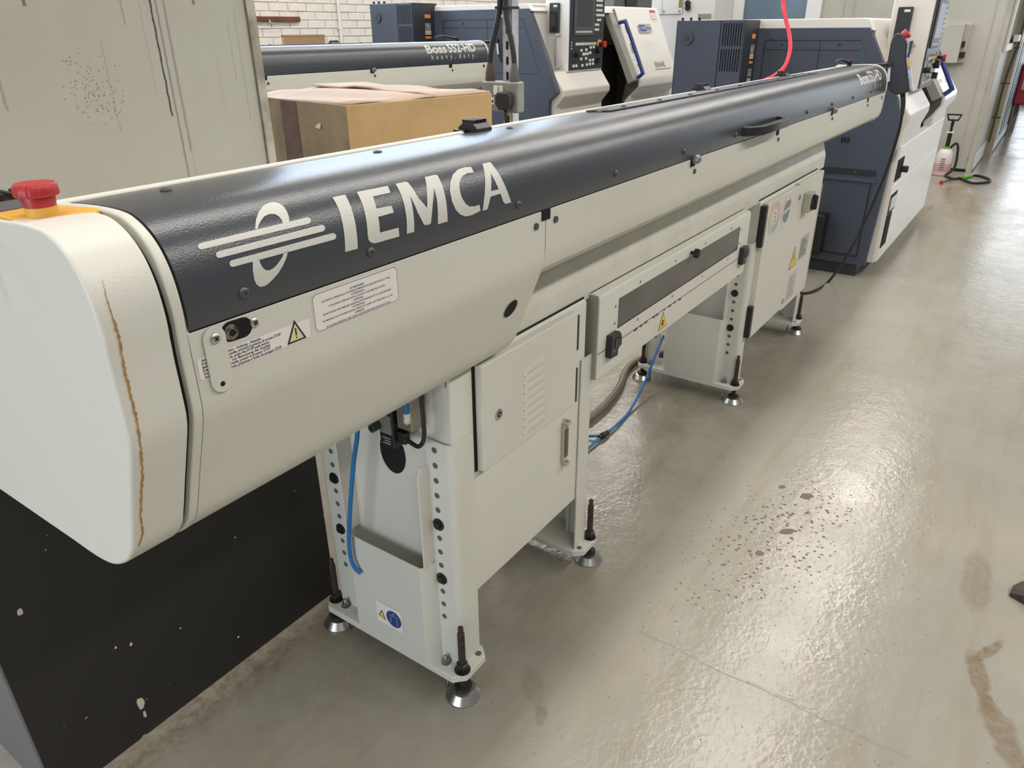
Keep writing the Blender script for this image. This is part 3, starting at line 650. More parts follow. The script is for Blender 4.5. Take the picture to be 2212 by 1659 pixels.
    # oval hole with pale rim, on the sloping lower front
    def slope(a, b):                          # a = X, b = distance down the slope from the crease
        y0, z0, y1, z1 = .799, 1.143, .858, .996; l = math.hypot(y1-y0, z1-z0); return (a, y0+(y1-y0)*b/l-.0008, z0+(z1-z0)*b/l-.0003)
    flat('access_hole', [ell(1.175, .068, .023, .023, 30)], slope, mat('hole_rim', (.7, .69, .62), .5), R); 
    def slope2(a, b): v = slope(a, b); return (v[0], v[1]-.0004, v[2]-.0002)
    flat('access_hole', [ell(1.175, .068, .0215, .0215, 30)], slope2, HOLE, R)
    # ---- emergency stop on the cap
    ec = onz(92, 463, 1.414); ey = min(ec.y, 1.0)
    e0 = Vector((ec.x, ec.y, 1.409))
    es = revolve('stop_collar', [(.0165, .004), (.0170, .0145), (.015, .0155)], e0, (0, 0, 1), YELLOW, R, 28)
    revolve('stop_stem', [(.0165, .014), (.0180, .0245), (.0175, .027)], e0, (0, 0, 1), RED, es, 28)
    revolve('stop_button', [(.018, .0265), (.0225, .0268), (.0232, .029), (.0226, .0375), (.0205, .0405), (.008, .042), (.001, .0423)], e0, (0, 0, 1), RED, es, 144, lambda k, i: (-.022 if (i % 8) < 2 and 1 <= k <= 3 else 0))
    pa = onz(28, 488, 1.412)
    yp = prism('stop_plate', [(.352, .985), (.352, .93), (.366, .912), (.424, .884), (.434, .894), (.436, .905), (.405, .985)], 1.408, 1.4138, 'Z', YELLOW, R, bev=.0015)
    # ---- drip tray under the rail
    t0, t1 = 1.725, 3.0; ty = .905
    tr = prism('tray', [(ty, .675), (ty, .922), (ty+.006, .931), (ty+.018, .9345), (1.30, .9345), (1.30, .675)], t0, t1, 'X', WHITE2, R, bev=.002, smooth=True); tr['label'] = 'long drip tray with smoked window'
    box('tray_end', t0-.003, t0, ty+.004, 1.30, .675, .932, mat('tray_end_grey', (.30, .295, .25), .5), tr)
    q0, q1 = ony(1337, 645, ty), ony(1592, 540, ty)
    box('smoked_window', 1.842, 2.872, ty-.0012, ty+.002, .803, .893, SMOKE, tr); box('window_rim', 1.842, 2.872, ty-.0016, ty, .8005, .8035, HOLE, tr); box('window_rim', 2.871, 2.875, ty-.0016, ty, .8005, .893, HOLE, tr)
    box('tray_seam', t0, 2.965, ty-.0006, ty+.001, .7555, .7575, INK, tr)
    for i in range(9): 
        xx = 1.95+i*.045+random.uniform(-.01, .01); box('oil_bead', xx, xx+random.uniform(.008, .03), ty-.0012, ty, .7525-random.uniform(0, .003), .758, mat('oil_black', (.02, .017, .012), .2), tr)
    ts = None
    for (x, z) in [(1.822, .875), (1.822, .822), (2.893, .878), (2.893, .822)]+[(1.98+i*.265, .907) for i in range(4)]+[(1.98+i*.265, .785) for i in range(4)]:
        if ts is None: ts = cyl('tray_screw', (x, ty-.0015, z), (x, ty, z), .0042, ZINC, tr, 10, at=(x, ty, z)); ts0 = (x, z)
        else: inst(ts, 'tray_screw', (x-ts0[0], 0, z-ts0[1]), tr)
    # latches
    for x in (1.80, 2.935):
        la = prism('latch', [(x-.028, .730), (x-.028, .765), (x-.026, .800), (x+.026, .800), (x+.036, .785), (x+.036, .755), (x+.018, .745), (x+.018, .726)], ty-.020, ty, 'Y', BLACK, tr, bev=.0025)
        for k in range(4): box('latch_slot', x-.004+k*.010, x+.001+k*.010, ty-.0235, ty-.019, .757, .783, mat('latch_grey', (.10, .10, .10), .4), la, .001)
        cyl('latch_pin', (x-.012, ty-.022, .752), (x-.012, ty-.019, .752), .003, STEEL, la, 8)
    kb = revolve('tray_knob', [(.006, 0), (.006, .012), (.0155, .014), (.0165, .020), (.0155, .030), (.011, .032)], (2.375, ty, .905), (0, -1, 0), BLACK, tr, 24, lambda k, i: (-.12 if (i % 4) < 2 and k >= 2 else 0))
    # hand-crush sign
    g0 = 2.18; flat('warning_sign', [[(g0-.034, .690), (g0+.034, .690), (g0, .749)]], front(ty-.0008), INK, tr); flat('warning_sign', [[(g0-.030, .6925), (g0+.030, .6925), (g0, .7445)]], front(ty-.0011), LYEL, tr)
    flat('warning_sign', [[(g0-.012, .698), (g0-.004, .702), (g0+.008, .700), (g0+.006, .708), (g0-.001, .709), (g0+.010, .713), (g0+.004, .720), (g0-.006, .718), (g0-.010, .708)]], front(ty-.0013), INK, tr)
    for a_, b_ in ((1.09, 1.69), (1.728, 2.998), (3.2, 4.15)): box('rail_gap_shade', a_, b_, .9365, .9402, .90, .9352, HOLE, R)  # black strips stand in for the contact shade between rail, cabinets and tray
    # ---- the two cabinets
    def cab(x0, x1, name, y=.928):
        return prism(name, [(y, .284), (y, .922), (y+.006, .931), (1.375, .931), (1.375, .284)], x0, x1, 'X', WHITE2, R, bev=.004, smooth=True)
    c1 = cab(1.09, 1.692, 'cabinet'); c1['label'] = 'lubrication cabinet with louvred door'
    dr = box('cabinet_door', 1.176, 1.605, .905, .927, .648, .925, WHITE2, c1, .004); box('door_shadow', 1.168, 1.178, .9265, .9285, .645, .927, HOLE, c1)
    lk = revolve('door_lock', [(.014, 0), (.014, .002), (.010, .0035), (.010, .0025), (.004, .0025)], (1.238, .905, .779), (0, -1, 0), STEEL, dr, 24)
    flat('key_slot', [ell(1.238, .779, .0075, .0075, 20)], front(.9022), HOLE, lk); flat('key_slot', [ell(1.238, .779, .003, .003, 12)], front(.9018), STEEL, lk)
    l0 = None
    for i in range(8):
        z = .838-i*.0235
        if i == 0:
            pts = []; nn = 10
            for j in range(nn+1):
                t = j/nn; x = 1.345+.093*t; hgt = .017*math.sin(math.pi*min(1, .18+t*.9)) if t < .1 else .018*(1-max(0, (t-.82)/.18)**2)
                hgt = .0215*min(1, (t/.25)**.6)
                pts.append((x, hgt))
            vs = []; fs = []
            for x, hg in pts: vs += [(x, .9035, z-.002), (x, .9002, z+hg*.15), (x, .9048, z+hg)]
            for j in range(nn):
                for q in range(2): fs.append((3*j+q, 3*j+3+q, 3*j+4+q, 3*j+1+q))
            fs.append((3*nn, 3*nn+1, 3*nn+2))
            l0 = mk('louvre', vs, fs, WHITE2, dr, smooth=True, angle=60, at=(1.345, .905, z))
        else: inst(l0, 'louvre', (0, 0, -i*.0235), dr)
    for (z0, z1) in ((.802, .905), (.642, .748)): box('door_hinge', 1.618, 1.634, .916, .929, z0, z1, BLACK, c1, .002)
    sg = box('sight_glass', 1.570, 1.594, .918, .928, .468, .592, mat('sight_glass_clear', (.42, .40, .30), .15), c1, .003)
    box('sight_tube', 1.5735, 1.5905, .9155, .919, .484, .576, mat('oil_dark', (.045, .035, .018), .15), sg)
    for z in (.596, .462): cyl('sight_fitting', (1.582, .928, z), (1.582, .908, z), .010, STEEL, sg, 12)
    c2 = cab(3.19, 4.16, 'cabinet', .925); c2['label'] = 'electrical cabinet with rotary isolator'
    d2 = box('cabinet_door', 3.215, 3.70, .9, .924, .30, .922, WHITE2, c2, .004); d3 = box('control_panel', 3.706, 4.15, .902, .924, .285, .930, WHITE2, c2, .003)
    for (z0, z1) in ((.735, .915), (.31, .46)): box('door_hinge', 3.186, 3.214, .898, .925, z0, z1, BLACK, c2, .003)
    box('side_flange', 4.152, 4.158, .90, .93, .29, .86, WHITE2, c2)
    for q in ((1726, 426), (1690, 650)):
        v = ony(*q, .902); cyl('panel_lock', (v.x, .896, v.z), (v.x, .902, v.z), .013, STEEL, d3, 16); 
    iso = box('isolator', 3.80, 3.885, .865, .902, .775, .868, mat('isolator_beige', (.42, .40, .32), .5), d3, .005)
    cyl('isolator_knob', (3.845, .853, .822), (3.845, .866, .822), .038, BLACK, iso, 24); box('isolator_grip', 3.836, 3.854, .842, .856, .788, .856, BLACK, iso, .003)
    v = ony(1672, 470, .9); st = flat('round_sticker', [ell(v.x+.01, v.z, .088, .078)], front(.8992), mat('sticker_white', (.66, .64, .55), .5), d2)
    cols = [(.66, .30, .30), (.72, .42, .16), (.70, .58, .14), (.42, .60, .14), (.20, .45, .44), (.22, .28, .45), (.50, .26, .46), (.66, .30, .48)]
    for k in range(8):
        t0_, t1_ = k*math.pi/4+.9, (k+1)*math.pi/4+.9; arc = [(v.x+.01+.08*math.cos(t), v.z+.0705*math.sin(t)) for t in [t0_+(t1_-t0_)*j/4 for j in range(5)]]
        inr = [(v.x+.01+.042*math.cos(t), v.z+.037*math.sin(t)) for t in [t1_-(t1_-t0_)*j/4 for j in range(5)]]
        flat('sticker_band', [arc+inr], front(.8990), mat('sticker_hue', cols[k], .5) if False else mat('sticker_hue_%d' % k, tuple(.5*c+.28 for c in cols[k]), .5), st)
    flat('sticker_mark', [capsule((v.x-.004, v.z+.018), (v.x+.022, v.z+.018), .003, 3), capsule((v.x-.004, v.z), (v.x+.022, v.z), .003, 3), capsule((v.x-.004, v.z-.018), (v.x+.022, v.z-.018), .003, 3), capsule((v.x+.025, v.z-.018), (v.x+.025, v.z+.018), .003, 3)], front(.8988), mat('ink_mid', (.34, .33, .30), .6), st)
    v = ony(1699, 455, .9); st2 = flat('round_sticker', [ell(v.x, v.z, .075, .074)], front(.8992), MATS['sticker_white'], d2)
    flat('sticker_band', [ell(v.x, v.z-.004, .055, .052)], front(.899), mat('sticker_slate', (.20, .24, .30), .5), st2)
    flat('sticker_band', [[(v.x-.055, v.z-.01), (v.x+.055, v.z+.002), (v.x+.055, v.z+.014), (v.x-.055, v.z+.002)]], front(.8988), MATS['sticker_white'], st2)
    flat('sticker_band', [[(v.x+.03, v.z+.06), (v.x+.06, v.z+.03), (v.x+.055, v.z+.02), (v.x+.026, v.z+.05)]], front(.8988), mat('sticker_red', (.6, .2, .22), .5), st2)
    v0, v1 = ony(1703, 560, .902), ony(1719, 548, .902); tx = ony(1712, 540, .902)
    flat('warning_sign', [[(3.735, .495), (3.865, .495), (3.80, .607)]], front(.9012), INK, d3); flat('warning_sign', [[(3.743, .499), (3.857, .499), (3.80, .598)]], front(.901), LYEL, d3)
    flat('warning_sign', [[(3.806, .575), (3.790, .540), (3.801, .540), (3.792, .508), (3.812, .548), (3.801, .548)]], front(.9008), INK, d3)
    gl = box('rating_plate', 3.895, 4.05, .9008, .902, .505, .625, mat('plate_grey', (.40, .385, .35), .4), d3)
    for k in range(9): box('plate_line', 3.905, 3.98+.06*random.random(), .9004, .9008, .52+k*.0105, .5245+k*.0105, mat('plate_ink', (.13, .12, .11), .6), gl)
    gl = box('rating_plate', 3.775, 3.915, .9008, .902, .315, .455, mat('plate_pale', (.50, .475, .44), .4), d3)
    for k in range(9): box('plate_line', 3.785, 3.86+.045*random.random(), .9004, .9008, .33+k*.0125, .335+k*.0125, mat('plate_ink2', (.36, .34, .31), .6), gl)
    box('side_connector', 4.16, 4.20, .945, 1.03, .48, .64, mat('connector_red', (.55, .03, .05), .4), c2, .006)
    # ---- stands
    proto = {}
    def stand(xe, o, label):
        X = lambda e: xe+o*e                              # e = outward from the cabinet end
        def bx(nm, e0, e1, y0, y1, z0, z1, mt, par, bev=.002):
            a, b = sorted((X(e0), X(e1))); return box(nm, a, b, y0, y1, z0, z1, mt, par, bev)
        pl = prism('base_plate', [(X(-.078), .922), (X(-.054), .894), (X(.026), .894), (X(.054), .922), (X(.054), 1.385), (X(.028), 1.41), (X(-.056), 1.41), (X(-.078), 1.385)], .069, .09, 'Z', WHITE2, R, bev=.0025); pl['label'] = label
        for ys, s in ((.922, 1), (1.388, -1)):
            # outer angle: web with a row of holes, bent round to the front face
            y1 = ys+s*.078
            a = [(X(-.066), ys), (X(-.010), ys), (X(-.002), ys+s*.0016), (X(.0045), ys+s*.0055), (X(.0085), ys+s*.012), (X(.010), ys+s*.020), (X(.010), y1), (X(.006), y1), (X(.006), ys+s*.020), (X(.0015), ys+s*.0095), (X(-.010), ys+s*.004), (X(-.066), ys+s*.004)]
            up = prism('upright', a, .09, .757, 'Z', WHITE2, pl, smooth=True, angle=40)
            for i in range(13):
                z = .735-i*.0415
                yy = ys+s*.052
                if i in (5, 9):
                    k = revolve('stand_bolt', [(.0165, 0), (.0165, .003), (.0105, .0035)], (X(.010), yy, z), (o, 0, 0), BLACK, up, 20); cyl('bolt_head', (X(.013), yy, z), (X(.020), yy, z), .0095, BLACK, k, 6)
                else:
                    if 'hole' not in proto: proto['hole'] = cyl('plate_hole', (X(.0097), yy, z), (X(.0104), yy, z), .0078, mat('hole_shade', (.10, .10, .085), .8), up, 14, at=(X(.010), yy, z)); 
                    else:
                        h = inst(proto['hole'], 'plate_hole', Vector((X(.010), yy, z))-ORG[proto['hole'].name], up)
        # pocket between them
        pk = [(X(.0), .985), (X(.045), 1.0), (X(.054), 1.008), (X(.054), 1.258), (X(.045), 1.267), (X(.0), 1.29), (X(.0), 1.285), (X(.043), 1.263), (X(.0505), 1.257), (X(.0505), 1.009), (X(.043), 1.003), (X(.0), .989)]
        po = prism('pocket', pk, .09, .405, 'Z', WHITE2, pl, bev=.0008)
        for yy, zz in ((.9925, .69), (1.276, .69)):
            s = 1 if yy < 1.1 else -1
            prism('pocket_flange', [(X(0), .40), (X(.047), .40), (X(.047), zz-.02), (X(.035), zz), (X(0), zz)], yy-.0025+s*.006, yy+.0025+s*.006, 'Y', WHITE2, pl, bev=.0012)
        # feet, nuts, anchors
        for yy in (.915, 1.388):
            fx = X(.018)
            def cp(key, builder, nm, w, par):
                if key not in proto: proto[key] = builder(); return proto[key]
                return inst(proto[key], nm, Vector(w)-ORG[proto[key].name], par)
            w = (fx, yy, 0)
            ft = cp('foot', lambda: revolve('foot', [(.046, 0), (.047, .005), (.033, .025), (.024, .027), (.004, .027)], w, (0, 0, 1), STEEL, pl, 32, at=w), 'foot', w, pl)
            cp('pad', lambda: revolve('foot_rubber', [(.0235, .0255), (.023, .036), (.013, .038), (.010, .038)], w, (0, 0, 1), RUBBER, ft, 24, at=w), 'foot_rubber', w, ft)
            cp('rod', lambda: revolve('foot_rod', [(.0095, .03), (.0095, .215), (.0085, .218), (.0070, .219), (.0070, .236), (.0055, .238)], w, (0, 0, 1), RUST, ft, 16, at=w), 'foot_rod', w, ft)
            cp('nut', lambda: revolve('foot_nut', [(.0185, .0925), (.0185, .095), (.0160, .0955), (.0170, .097), (.0170, .112), (.0125, .1155), (.009, .1155)], w, (0, 0, 1), BLACK, ft, 6, at=w), 'foot_nut', w, ft)
            cp('washer', lambda: revolve('foot_washer', [(.0215, .0902), (.0215, .0925), (.010, .093)], w, (0, 0, 1), BLACK, ft, 20, at=w), 'foot_washer', w, ft)
            wa = (X(.022), yy+(.052 if yy < 1 else -.044), 0)
            an = cp('anchor', lambda: revolve('anchor_bolt', [(.0055, 0), (.0055, .1125), (.0045, .114)], wa, (0, 0, 1), ZINC, pl, 12, at=wa), 'anchor_bolt', wa, pl)
            cp('anut', lambda: revolve('anchor_nut', [(.0145, .0903), (.0145, .0915), (.0105, .092), (.0105, .101), (.006, .103)], wa, (0, 0, 1), ZINC, an, 6, at=wa), 'anchor_nut', wa, an)
            hw = (X(-.05), yy+(.0 if yy < 1 else 0), .0901)
            cp('phole', lambda: cyl('plate_hole', (hw[0], hw[1], .0899), (hw[0], hw[1], .0905), .009, MATS['hole_shade'], pl, 16, at=hw), 'plate_hole', hw, pl)
    stand(1.090, -1, 'stand below the solenoid valve')
    stand(1.73, 1, 'inner stand of the lubrication cabinet')
    stand(3.155, -1, 'stand of the electrical cabinet beside the drip tray')
    stand(4.175, 1, 'outlet-end stand of the electrical cabinet')
    # cabinet end wall: oval port and valve
    flat('end_port', [ell(1.118, .675, .042, .058, 30, .0)], side(1.0893), HOLE, c1)
    flat('safety_sign', [[(1.178, .150), (1.085, .150), (1.085, .222), (1.178, .222)]], side(1.0352), LABEL, R)
    flat('safety_sign', [ell(1.115, .185, .027, .027)], side(1.0349), mat('sign_blue', (.02, .045, .22), .5), R)
    flat('safety_sign', [[(1.131, .193), (1.099, .193), (1.099, .196), (1.131, .196)], [(1.105, .166), (1.102, .166), (1.102, .188), (1.105, .188)], [(1.128, .168), (1.125, .168), (1.125, .188), (1.128, .188)], [(1.118, .199), (1.112, .199), (1.112, .205), (1.118, .205)]], side(1.0347), mat('sign_pale', (.25, .30, .42), .5), R)
    flat('safety_sign', [[(1.172, .172), (1.145, .165), (1.158, .197)]], side(1.0349), INK, R); flat('safety_sign', [[(1.1685, .174), (1.149, .168), (1.158, .191)]], side(1.0347), LYEL, R)
    # solenoid valve hanging under the body
    va = box('solenoid_valve', 1.030, 1.070, 1.050, 1.094, .735, .86, BLACK, R, .003); va['label'] = 'black solenoid valve with nickel block'
    box('valve_block', 1.040, 1.085, 1.000, 1.046, .79, .90, mat('valve_nickel', (.36, .34, .28), .35, .8), va, .003)
    cyl('valve_port', (1.006, 1.094, .788), (1.031, 1.094, .788), .0105, mat('valve_grey', (.06, .065, .065), .4), va, 16); cyl('valve_bore', (1.0055, 1.094, .788), (1.007, 1.094, .788), .007, HOLE, va, 14)
    box('valve_face', 1.0285, 1.031, 1.054, 1.091, .772, .82, mat('valve_plate', (.17, .17, .155), .5), va)
    for k in range(3): box('valve_print', 1.0288, 1.0300, 1.060, 1.084-.006*(k % 2), .745+.007*k, .7475+.007*k, mat('ink_pale', (.30, .30, .28), .6), va)
    box('valve_neck', 1.042, 1.060, 1.026, 1.051, .748, .778, BLACK, va, .003)
    tube('elbow_fitting', [(1.045, 1.018, .832), (1.028, 1.000, .830), (1.020, .994, .832), (1.020, .993, .838), (1.020, .993, .852)], .0085, mat('fitting_white', (.60, .58, .52), .4, .2), va, 12, 5)
    tube('valve_air_line', [(1.020, .993, .850), (1.022, .994, .89), (1.026, 1.0, .95)], .006, BLUE, va, 10, 5)
    tube('valve_cable', [(1.050, 1.030, .762), (1.046, 1.01, .758), (1.042, .985, .760), (1.04, .967, .785), (1.04, .964, .83), (1.042, .97, .95)], .0052, RUBBER, va, 10, 6)
    tube('pipe_stub', [(1.03, 1.105, .875), (1.03, 1.155, .872)], .010, BLACK, va, 10, 2); revolve('pipe_ring', [(.014, -.006), (.017, 0), (.014, .006)], (1.03, 1.165, .868), (0, 1, 0), ZINC, va, 18)
    # bar rack on the back
    rk = box('bar_rack', .9, 3.9, 1.29, 1.34, 1.08, 1.14, WHITE2, R, .004)
    for x in (1.35, 1.62, 1.95, 3.2): box('rack_arm', x-.02, x+.02, 1.30, 2.45, 1.10, 1.145, WHITE2, rk, .004)
    return R
F1 = feeder(True)
tag(F1, 'long grey-hooded bar feeder on white stands with large silver lettering', 'bar feeder', 'bar feeders')
F2 = copy_tree(F1); F2.location = F1.location+Vector((-.157, 2.61, .12))
tag(F2, 'matching bar feeder in the back row behind the cardboard box', 'bar feeder', 'bar feeders')
# ================================================================== lathes
def sub(poly, dy, dz=0): return [(y+dy, z+dz) for y, z in poly]
def lathe(name, D, label):
    XF, XC, ZT = D['XF'], D['XC'], D['ZT']; y0, y1, HC_ = D['cab']; prof = D['prof']; YB_ = D['YB']; zb = D['zb']; fy = D['fy']; xl = D['XL']
    R = empty(name, (XF, fy, zb)); tag(R, label, 'lathe', 'lathes')
    top = prof[-1]
    # dark end of the machine
    endp = prof+[(YB_, top[1]), (YB_, zb+.09), (prof[0][0], zb+.09)]
    en = prism('end_panel', endp, XF, XF+.05, 'X', DARK, R, bev=.004); en['label'] = 'dark blue-grey end panel'
    box('base', XF+.03, xl-.05, fy+.10, YB_-.1, zb, zb+.10, DARK2, R)
    ins = .085
    # two upper inset panels with the sloping front edge, and a lower panel
    zc = D['zc']
    def py(z):
        for a, b in zip(prof, prof[1:]):
            if a[1] <= z <= b[1]: return a[0]+(b[0]-a[0])*(z-a[1])/(b[1]-a[1])
        return prof[-1][0]
    zt, zm = top[1]-.075, top[1]-.13
    yl = y0-.0 if False else y0
    ysplit = (py(zm)+D['ps'])/2
    dk = mat('lathe_seam', (.014, .016, .022), .5)
    up = [(py(zt)+ins, zt), (D['ps'], zt), (D['ps'], zc+.1), (py(zc+.1)+ins+.03, zc+.1)]
    prism('upper_panel', up, XF-.004, XF+.002, 'X', DARK, en, bev=.002)
    for a, b in (((ysplit-.003, zc+.1), (ysplit+.003, zt)), ((py(zt)+ins, zm-.004), (D['ps'], zm+.001)), ((D['ps']-.004, zc+.1), (D['ps']+.004, zt)), ((py(zt)+ins, zt-.002), (D['ps'], zt+.004))): box('panel_seam', XF-.0052, XF-.003, a[0], b[0], a[1], b[1], dk, en)
    for yy in (ysplit+.25, ysplit-.12): cyl('panel_screw', (XF-.009, yy, zt-.025), (XF-.004, yy, zt-.025), .008, dk, en, 10)
    if D['low']:
        box('lower_panel', XF-.004, XF+.002, py(.6)+.09, D['ps']-.1, zb+.16, zb+.62, DARK, en, .002); box('panel_lip', XF-.012, XF, py(.6)+.06, D['ps']-.1, zb+.655, zb+.675, DARK, en, .003); box('panel_seam', XF-.005, XF-.003, py(.6)+.08, py(.6)+.086, zb+.15, zb+.65, dk, en); box('panel_seam', XF-.005, XF-.003, py(.6)+.08, D['ps'], zb+.145, zb+.152, dk, en)
        box('vent_slot', XF-.006, XF, py(.7)+.07, D['ps']-.1, zb+.70, zb+.735, dk, en)
        for yy in (.2, .42): cyl('panel_screw', (XF-.009, py(.7)+yy, zb+.717), (XF-.005, py(.7)+yy, zb+.717), .008, DARK, en, 10)
        box('junction_box', XF-.13, XF, 1.11, 1.20, .15, .43, BLACK, en, .01)
        for yy in (.28, .30, .32): box('vent_hole', XF-.006, XF-.003, py(.9)+yy, py(.9)+yy+.010, zb+.90, zb+.935, HOLE, en)
    # cream roof and rear shell
    ro = prism('roof', [(top[0]-.03, top[1]-.02), (top[0]+.01, ZT-.01), (top[0]+.03, ZT), (YB_, ZT), (YB_, top[1]-.02)], XF+.012, xl, 'X', CREAM, R, bev=.008)
    # front shells: cream, left of the opening
    xo0, xo1 = D['open']; ch = D['chin']; ck = D['chinz']
    fl_ = [(fy, zb+.10), (fy, ck-.13), (ch, ck-.045), (ch, ck), (ch+.10, ck+.135), (ch+.16, ck+.14), (D['pod'][3]-.02, ck+.14), (D['pod'][3]-.02, top[1]-.12), (top[0]-.0, ZT-.004), (YB_-.6, ZT-.004), (YB_-.6, zb+.10)]
    sh = prism('front_shell', fl_, XF+.055, xo0, 'X', CREAM, R, bev=.012); sh['label'] = 'cream front shell below the control panel'
    # chamfer between dark end and front
    cf = [(XF+.05, prof[0][0]+.002), (XF+.05, prof[0][0]+.3), (XF+.12, prof[0][0]+.3), (XF+.12, fy-.006), (XF+.085, fy-.006)]
    prism('corner_post', cf, zb+.11, ck-.10, 'Z', CREAM, R, bev=.004)
    # lower skirts across the front
    sk = []
    for (za, zb2) in D['skirts']:
        s_ = box('lower_cover', XF+.085, xl, fy-.012, fy+.05, za, zb2, CREAMW, R, .006); sk.append(s_)
    # interior
    box('chamber_back', xo0, xl-.08, fy+.55, fy+.6, zb+.55, ck+.32, INTER, R); box('chamber_upper', xo0, xl-.08, fy+.45, fy+.5, ck+.30, ZT-.06, INTERW, R)
    box('chamber_floor', xo0, xl-.08, fy+.02, fy+.6, zb+.5, zb+.56, INTER, R); box('chamber_shelf', xo0, xl-.08, fy+.40, fy+.56, ck+.285, ck+.30, DARK2, R)
    prism('chamber_side', [(fy+.06, zb+.5), (fy+.06, ck-.2), (ch+.12, ck), (top[0]+.06, ZT-.06), (YB_-.05, ZT-.06), (YB_-.05, zb+.5)], xl-.10, xl-.06, 'X', INTER, R)
    box('chamber_turret', xo0+.28, xo0+.5, fy+.25, fy+.45, ck-.28, ck-.02, DARK2, R, .01)
    prism('tool_bracket', [(fy+.18, ck-.36), (fy+.26, ck-.36), (fy+.33, ck-.16), (fy+.22, ck-.10), (fy+.14, ck-.18)], xo0+.16, xo0+.27, 'X', mat('bracket_red', (.28, .015, .025), .4), R, bev=.006)
    cyl('spindle_nose', (xo0+.0, fy+.35, ck-.12), (xo0+.14, fy+.35, ck-.12), .10, mat('spindle_steel', (.10, .095, .09), .35, .8), R, 28)
    # door
    dp = [(fy-.01, zb+.55), (fy-.01, ck-.13), (ch-.03, ck-.045), (ch-.03, ck+.01), (prof[-2][0]-.035, prof[-2][1]), (top[0]-.045, top[1]+.02), (top[0]-.02, ZT), (top[0]+.06, ZT), (top[0]+.06, top[1]-.1), (ch+.10, ck), (fy+.06, ck-.2), (fy+.06, zb+.55)]
    do = prism('sliding_door', dp, xo1, xl, 'X', CREAMW, R, bev=.012); do['label'] = 'white sliding door with blue handle'
    dn = [(ch-.012, ck+.015), (top[0]-.03, top[1]-.02), (top[0]+.03, top[1]-.03), (ch+.05, ck-.02)]
    prism('door_edge', dn, xo1-.10, xo1, 'X', mat('door_edge_grey', (.33, .325, .29), .4), do, bev=.006)
    prism('door_gap', sub(dn, .012, 0), xo1-.006, xo1+.004, 'X', HOLE, do)
    prism('door_inner', sub(dp[1:6]+[(top[0]+.03, top[1]-.06), (ch+.09, ck), (fy+.055, ck-.2)], .022, 0), xo1-.006, xo1+.001, 'X', mat('door_inner_brown', (.16, .135, .10), .5, var=.5, vscale=9), do)
    # slope frame for things on the door: a = X, b = distance up the slope
    A = Vector((0, ch-.03, ck+.01)); B = Vector((0, top[0]-.045, top[1]+.02)); U = (B-A).normalized(); Nn = Vector((0, -U.z, U.y)); LS = (B-A).length
    def S(off): return lambda a, b: tuple(Vector((a, 0, 0))+A+U*b+Nn*off)
    tube('door_handle', [S(.0)(xo1-.05, LS*.04), S(.055)(xo1-.045, LS*.06), S(.065)(xo1-.045, LS*.12), S(.065)(xo1-.045, LS*.72), S(.055)(xo1-.045, LS*.78), S(.0)(xo1-.05, LS*.80)], .017, NAVY, do, 10, 4)
    for k, c in enumerate((ORANGE, INK, ORANGE, INK, ORANGE)):
        b0 = LS*(.80, .68, .50, .40, .20)[k]; flat('door_label', [[(xo1+.06, b0), (xo1+.12, b0), (xo1+.12, b0+(.028 if c == ORANGE else .06)), (xo1+.06, b0+(.028 if c == ORANGE else .06))]], S(.0015), c if c == ORANGE else mat('label_mixed', (.40, .38, .36), .6, var=.9, vscale=50, col2=(.05, .05, .05)), do)
    for k in range(9): flat('door_label', [[(xo1+.065, LS*(.30+.045*k)), (xo1+.10, LS*(.30+.045*k)), (xo1+.10, LS*(.30+.045*k)+.012), (xo1+.065, LS*(.30+.045*k)+.012)]], S(.0012), mat('label_faint', (.58, .52, .47), .6), do)
    xd = xo1; wd_ = xl-xo1
    bd = flat('maker_badge', [rrect(wd_*.30, LS*.125, .02, 5, xd+wd_*.50, LS*.72)], S(.010), mat('badge_silver', (.52, .53, .54), .3, .5), do)
    flat('maker_badge', [[(xd+wd_*.37, LS*.675), (xd+wd_*.51, LS*.675), (xd+wd_*.50, LS*.765), (xd+wd_*.36, LS*.765)]], S(.0112), mat('badge_blue', (.03, .07, .35), .3), bd)
    text_on('badge_text', [('CITIZEN', xd+wd_*.435, LS*.705, LS*.038, wd_*.11, .02, 'C')], S(.012), KEY, bd); text_on('badge_text', [('Miyano', xd+wd_*.575, LS*.705, LS*.035, wd_*.10, .02, 'C')], S(.012), mat('badge_grey', (.2, .2, .22), .5), bd)
    text_on('model_text', [('BNA42', xd+wd_*.60, LS*.16, LS*.085, wd_*.24, .006, 'C')], S(.0015), mat('model_ink', (.22, .21, .20), .5), do)
    flat('model_line', [[(xd+wd_*.44, LS*.125), (xd+wd_*.84, LS*.125), (xd+wd_*.84, LS*.133), (xd+wd_*.44, LS*.133)]], S(.0015), MATS['model_ink'], do)
    flat('tag_card', [[(xd+wd_*.76, LS*.86), (xd+wd_*.90, LS*.86), (xd+wd_*.90, LS*.99), (xd+wd_*.76, LS*.99)]], S(.0012), mat('tag_white', (.75, .70, .70), .5), do); flat('tag_card', [[(xd+wd_*.76, LS*.955), (xd+wd_*.90, LS*.955), (xd+wd_*.90, LS*.99), (xd+wd_*.76, LS*.99)]], S(.0018), mat('tag_red', (.60, .05, .06), .5), do)
    # rear electrical cabinet standing out toward the feeder
    cb = box('rear_cabinet', XC+.006, XF+.04, y0, y1, zb+.1, HC_, DARK2, R, .004); cb['label'] = 'dark rear cabinet with louvred door'
    w = y1-y0; ys = y0+w*.34
    cd_ = box('cabinet_door', XC, XC+.006, ys+.003, y1-.012, zb+.12, HC_-.004, DARK, cb, .002); sp_ = box('grille_panel', XC, XC+.006, y0+.002, ys-.003, zb+.12, HC_-.004, DARK, cb, .002)
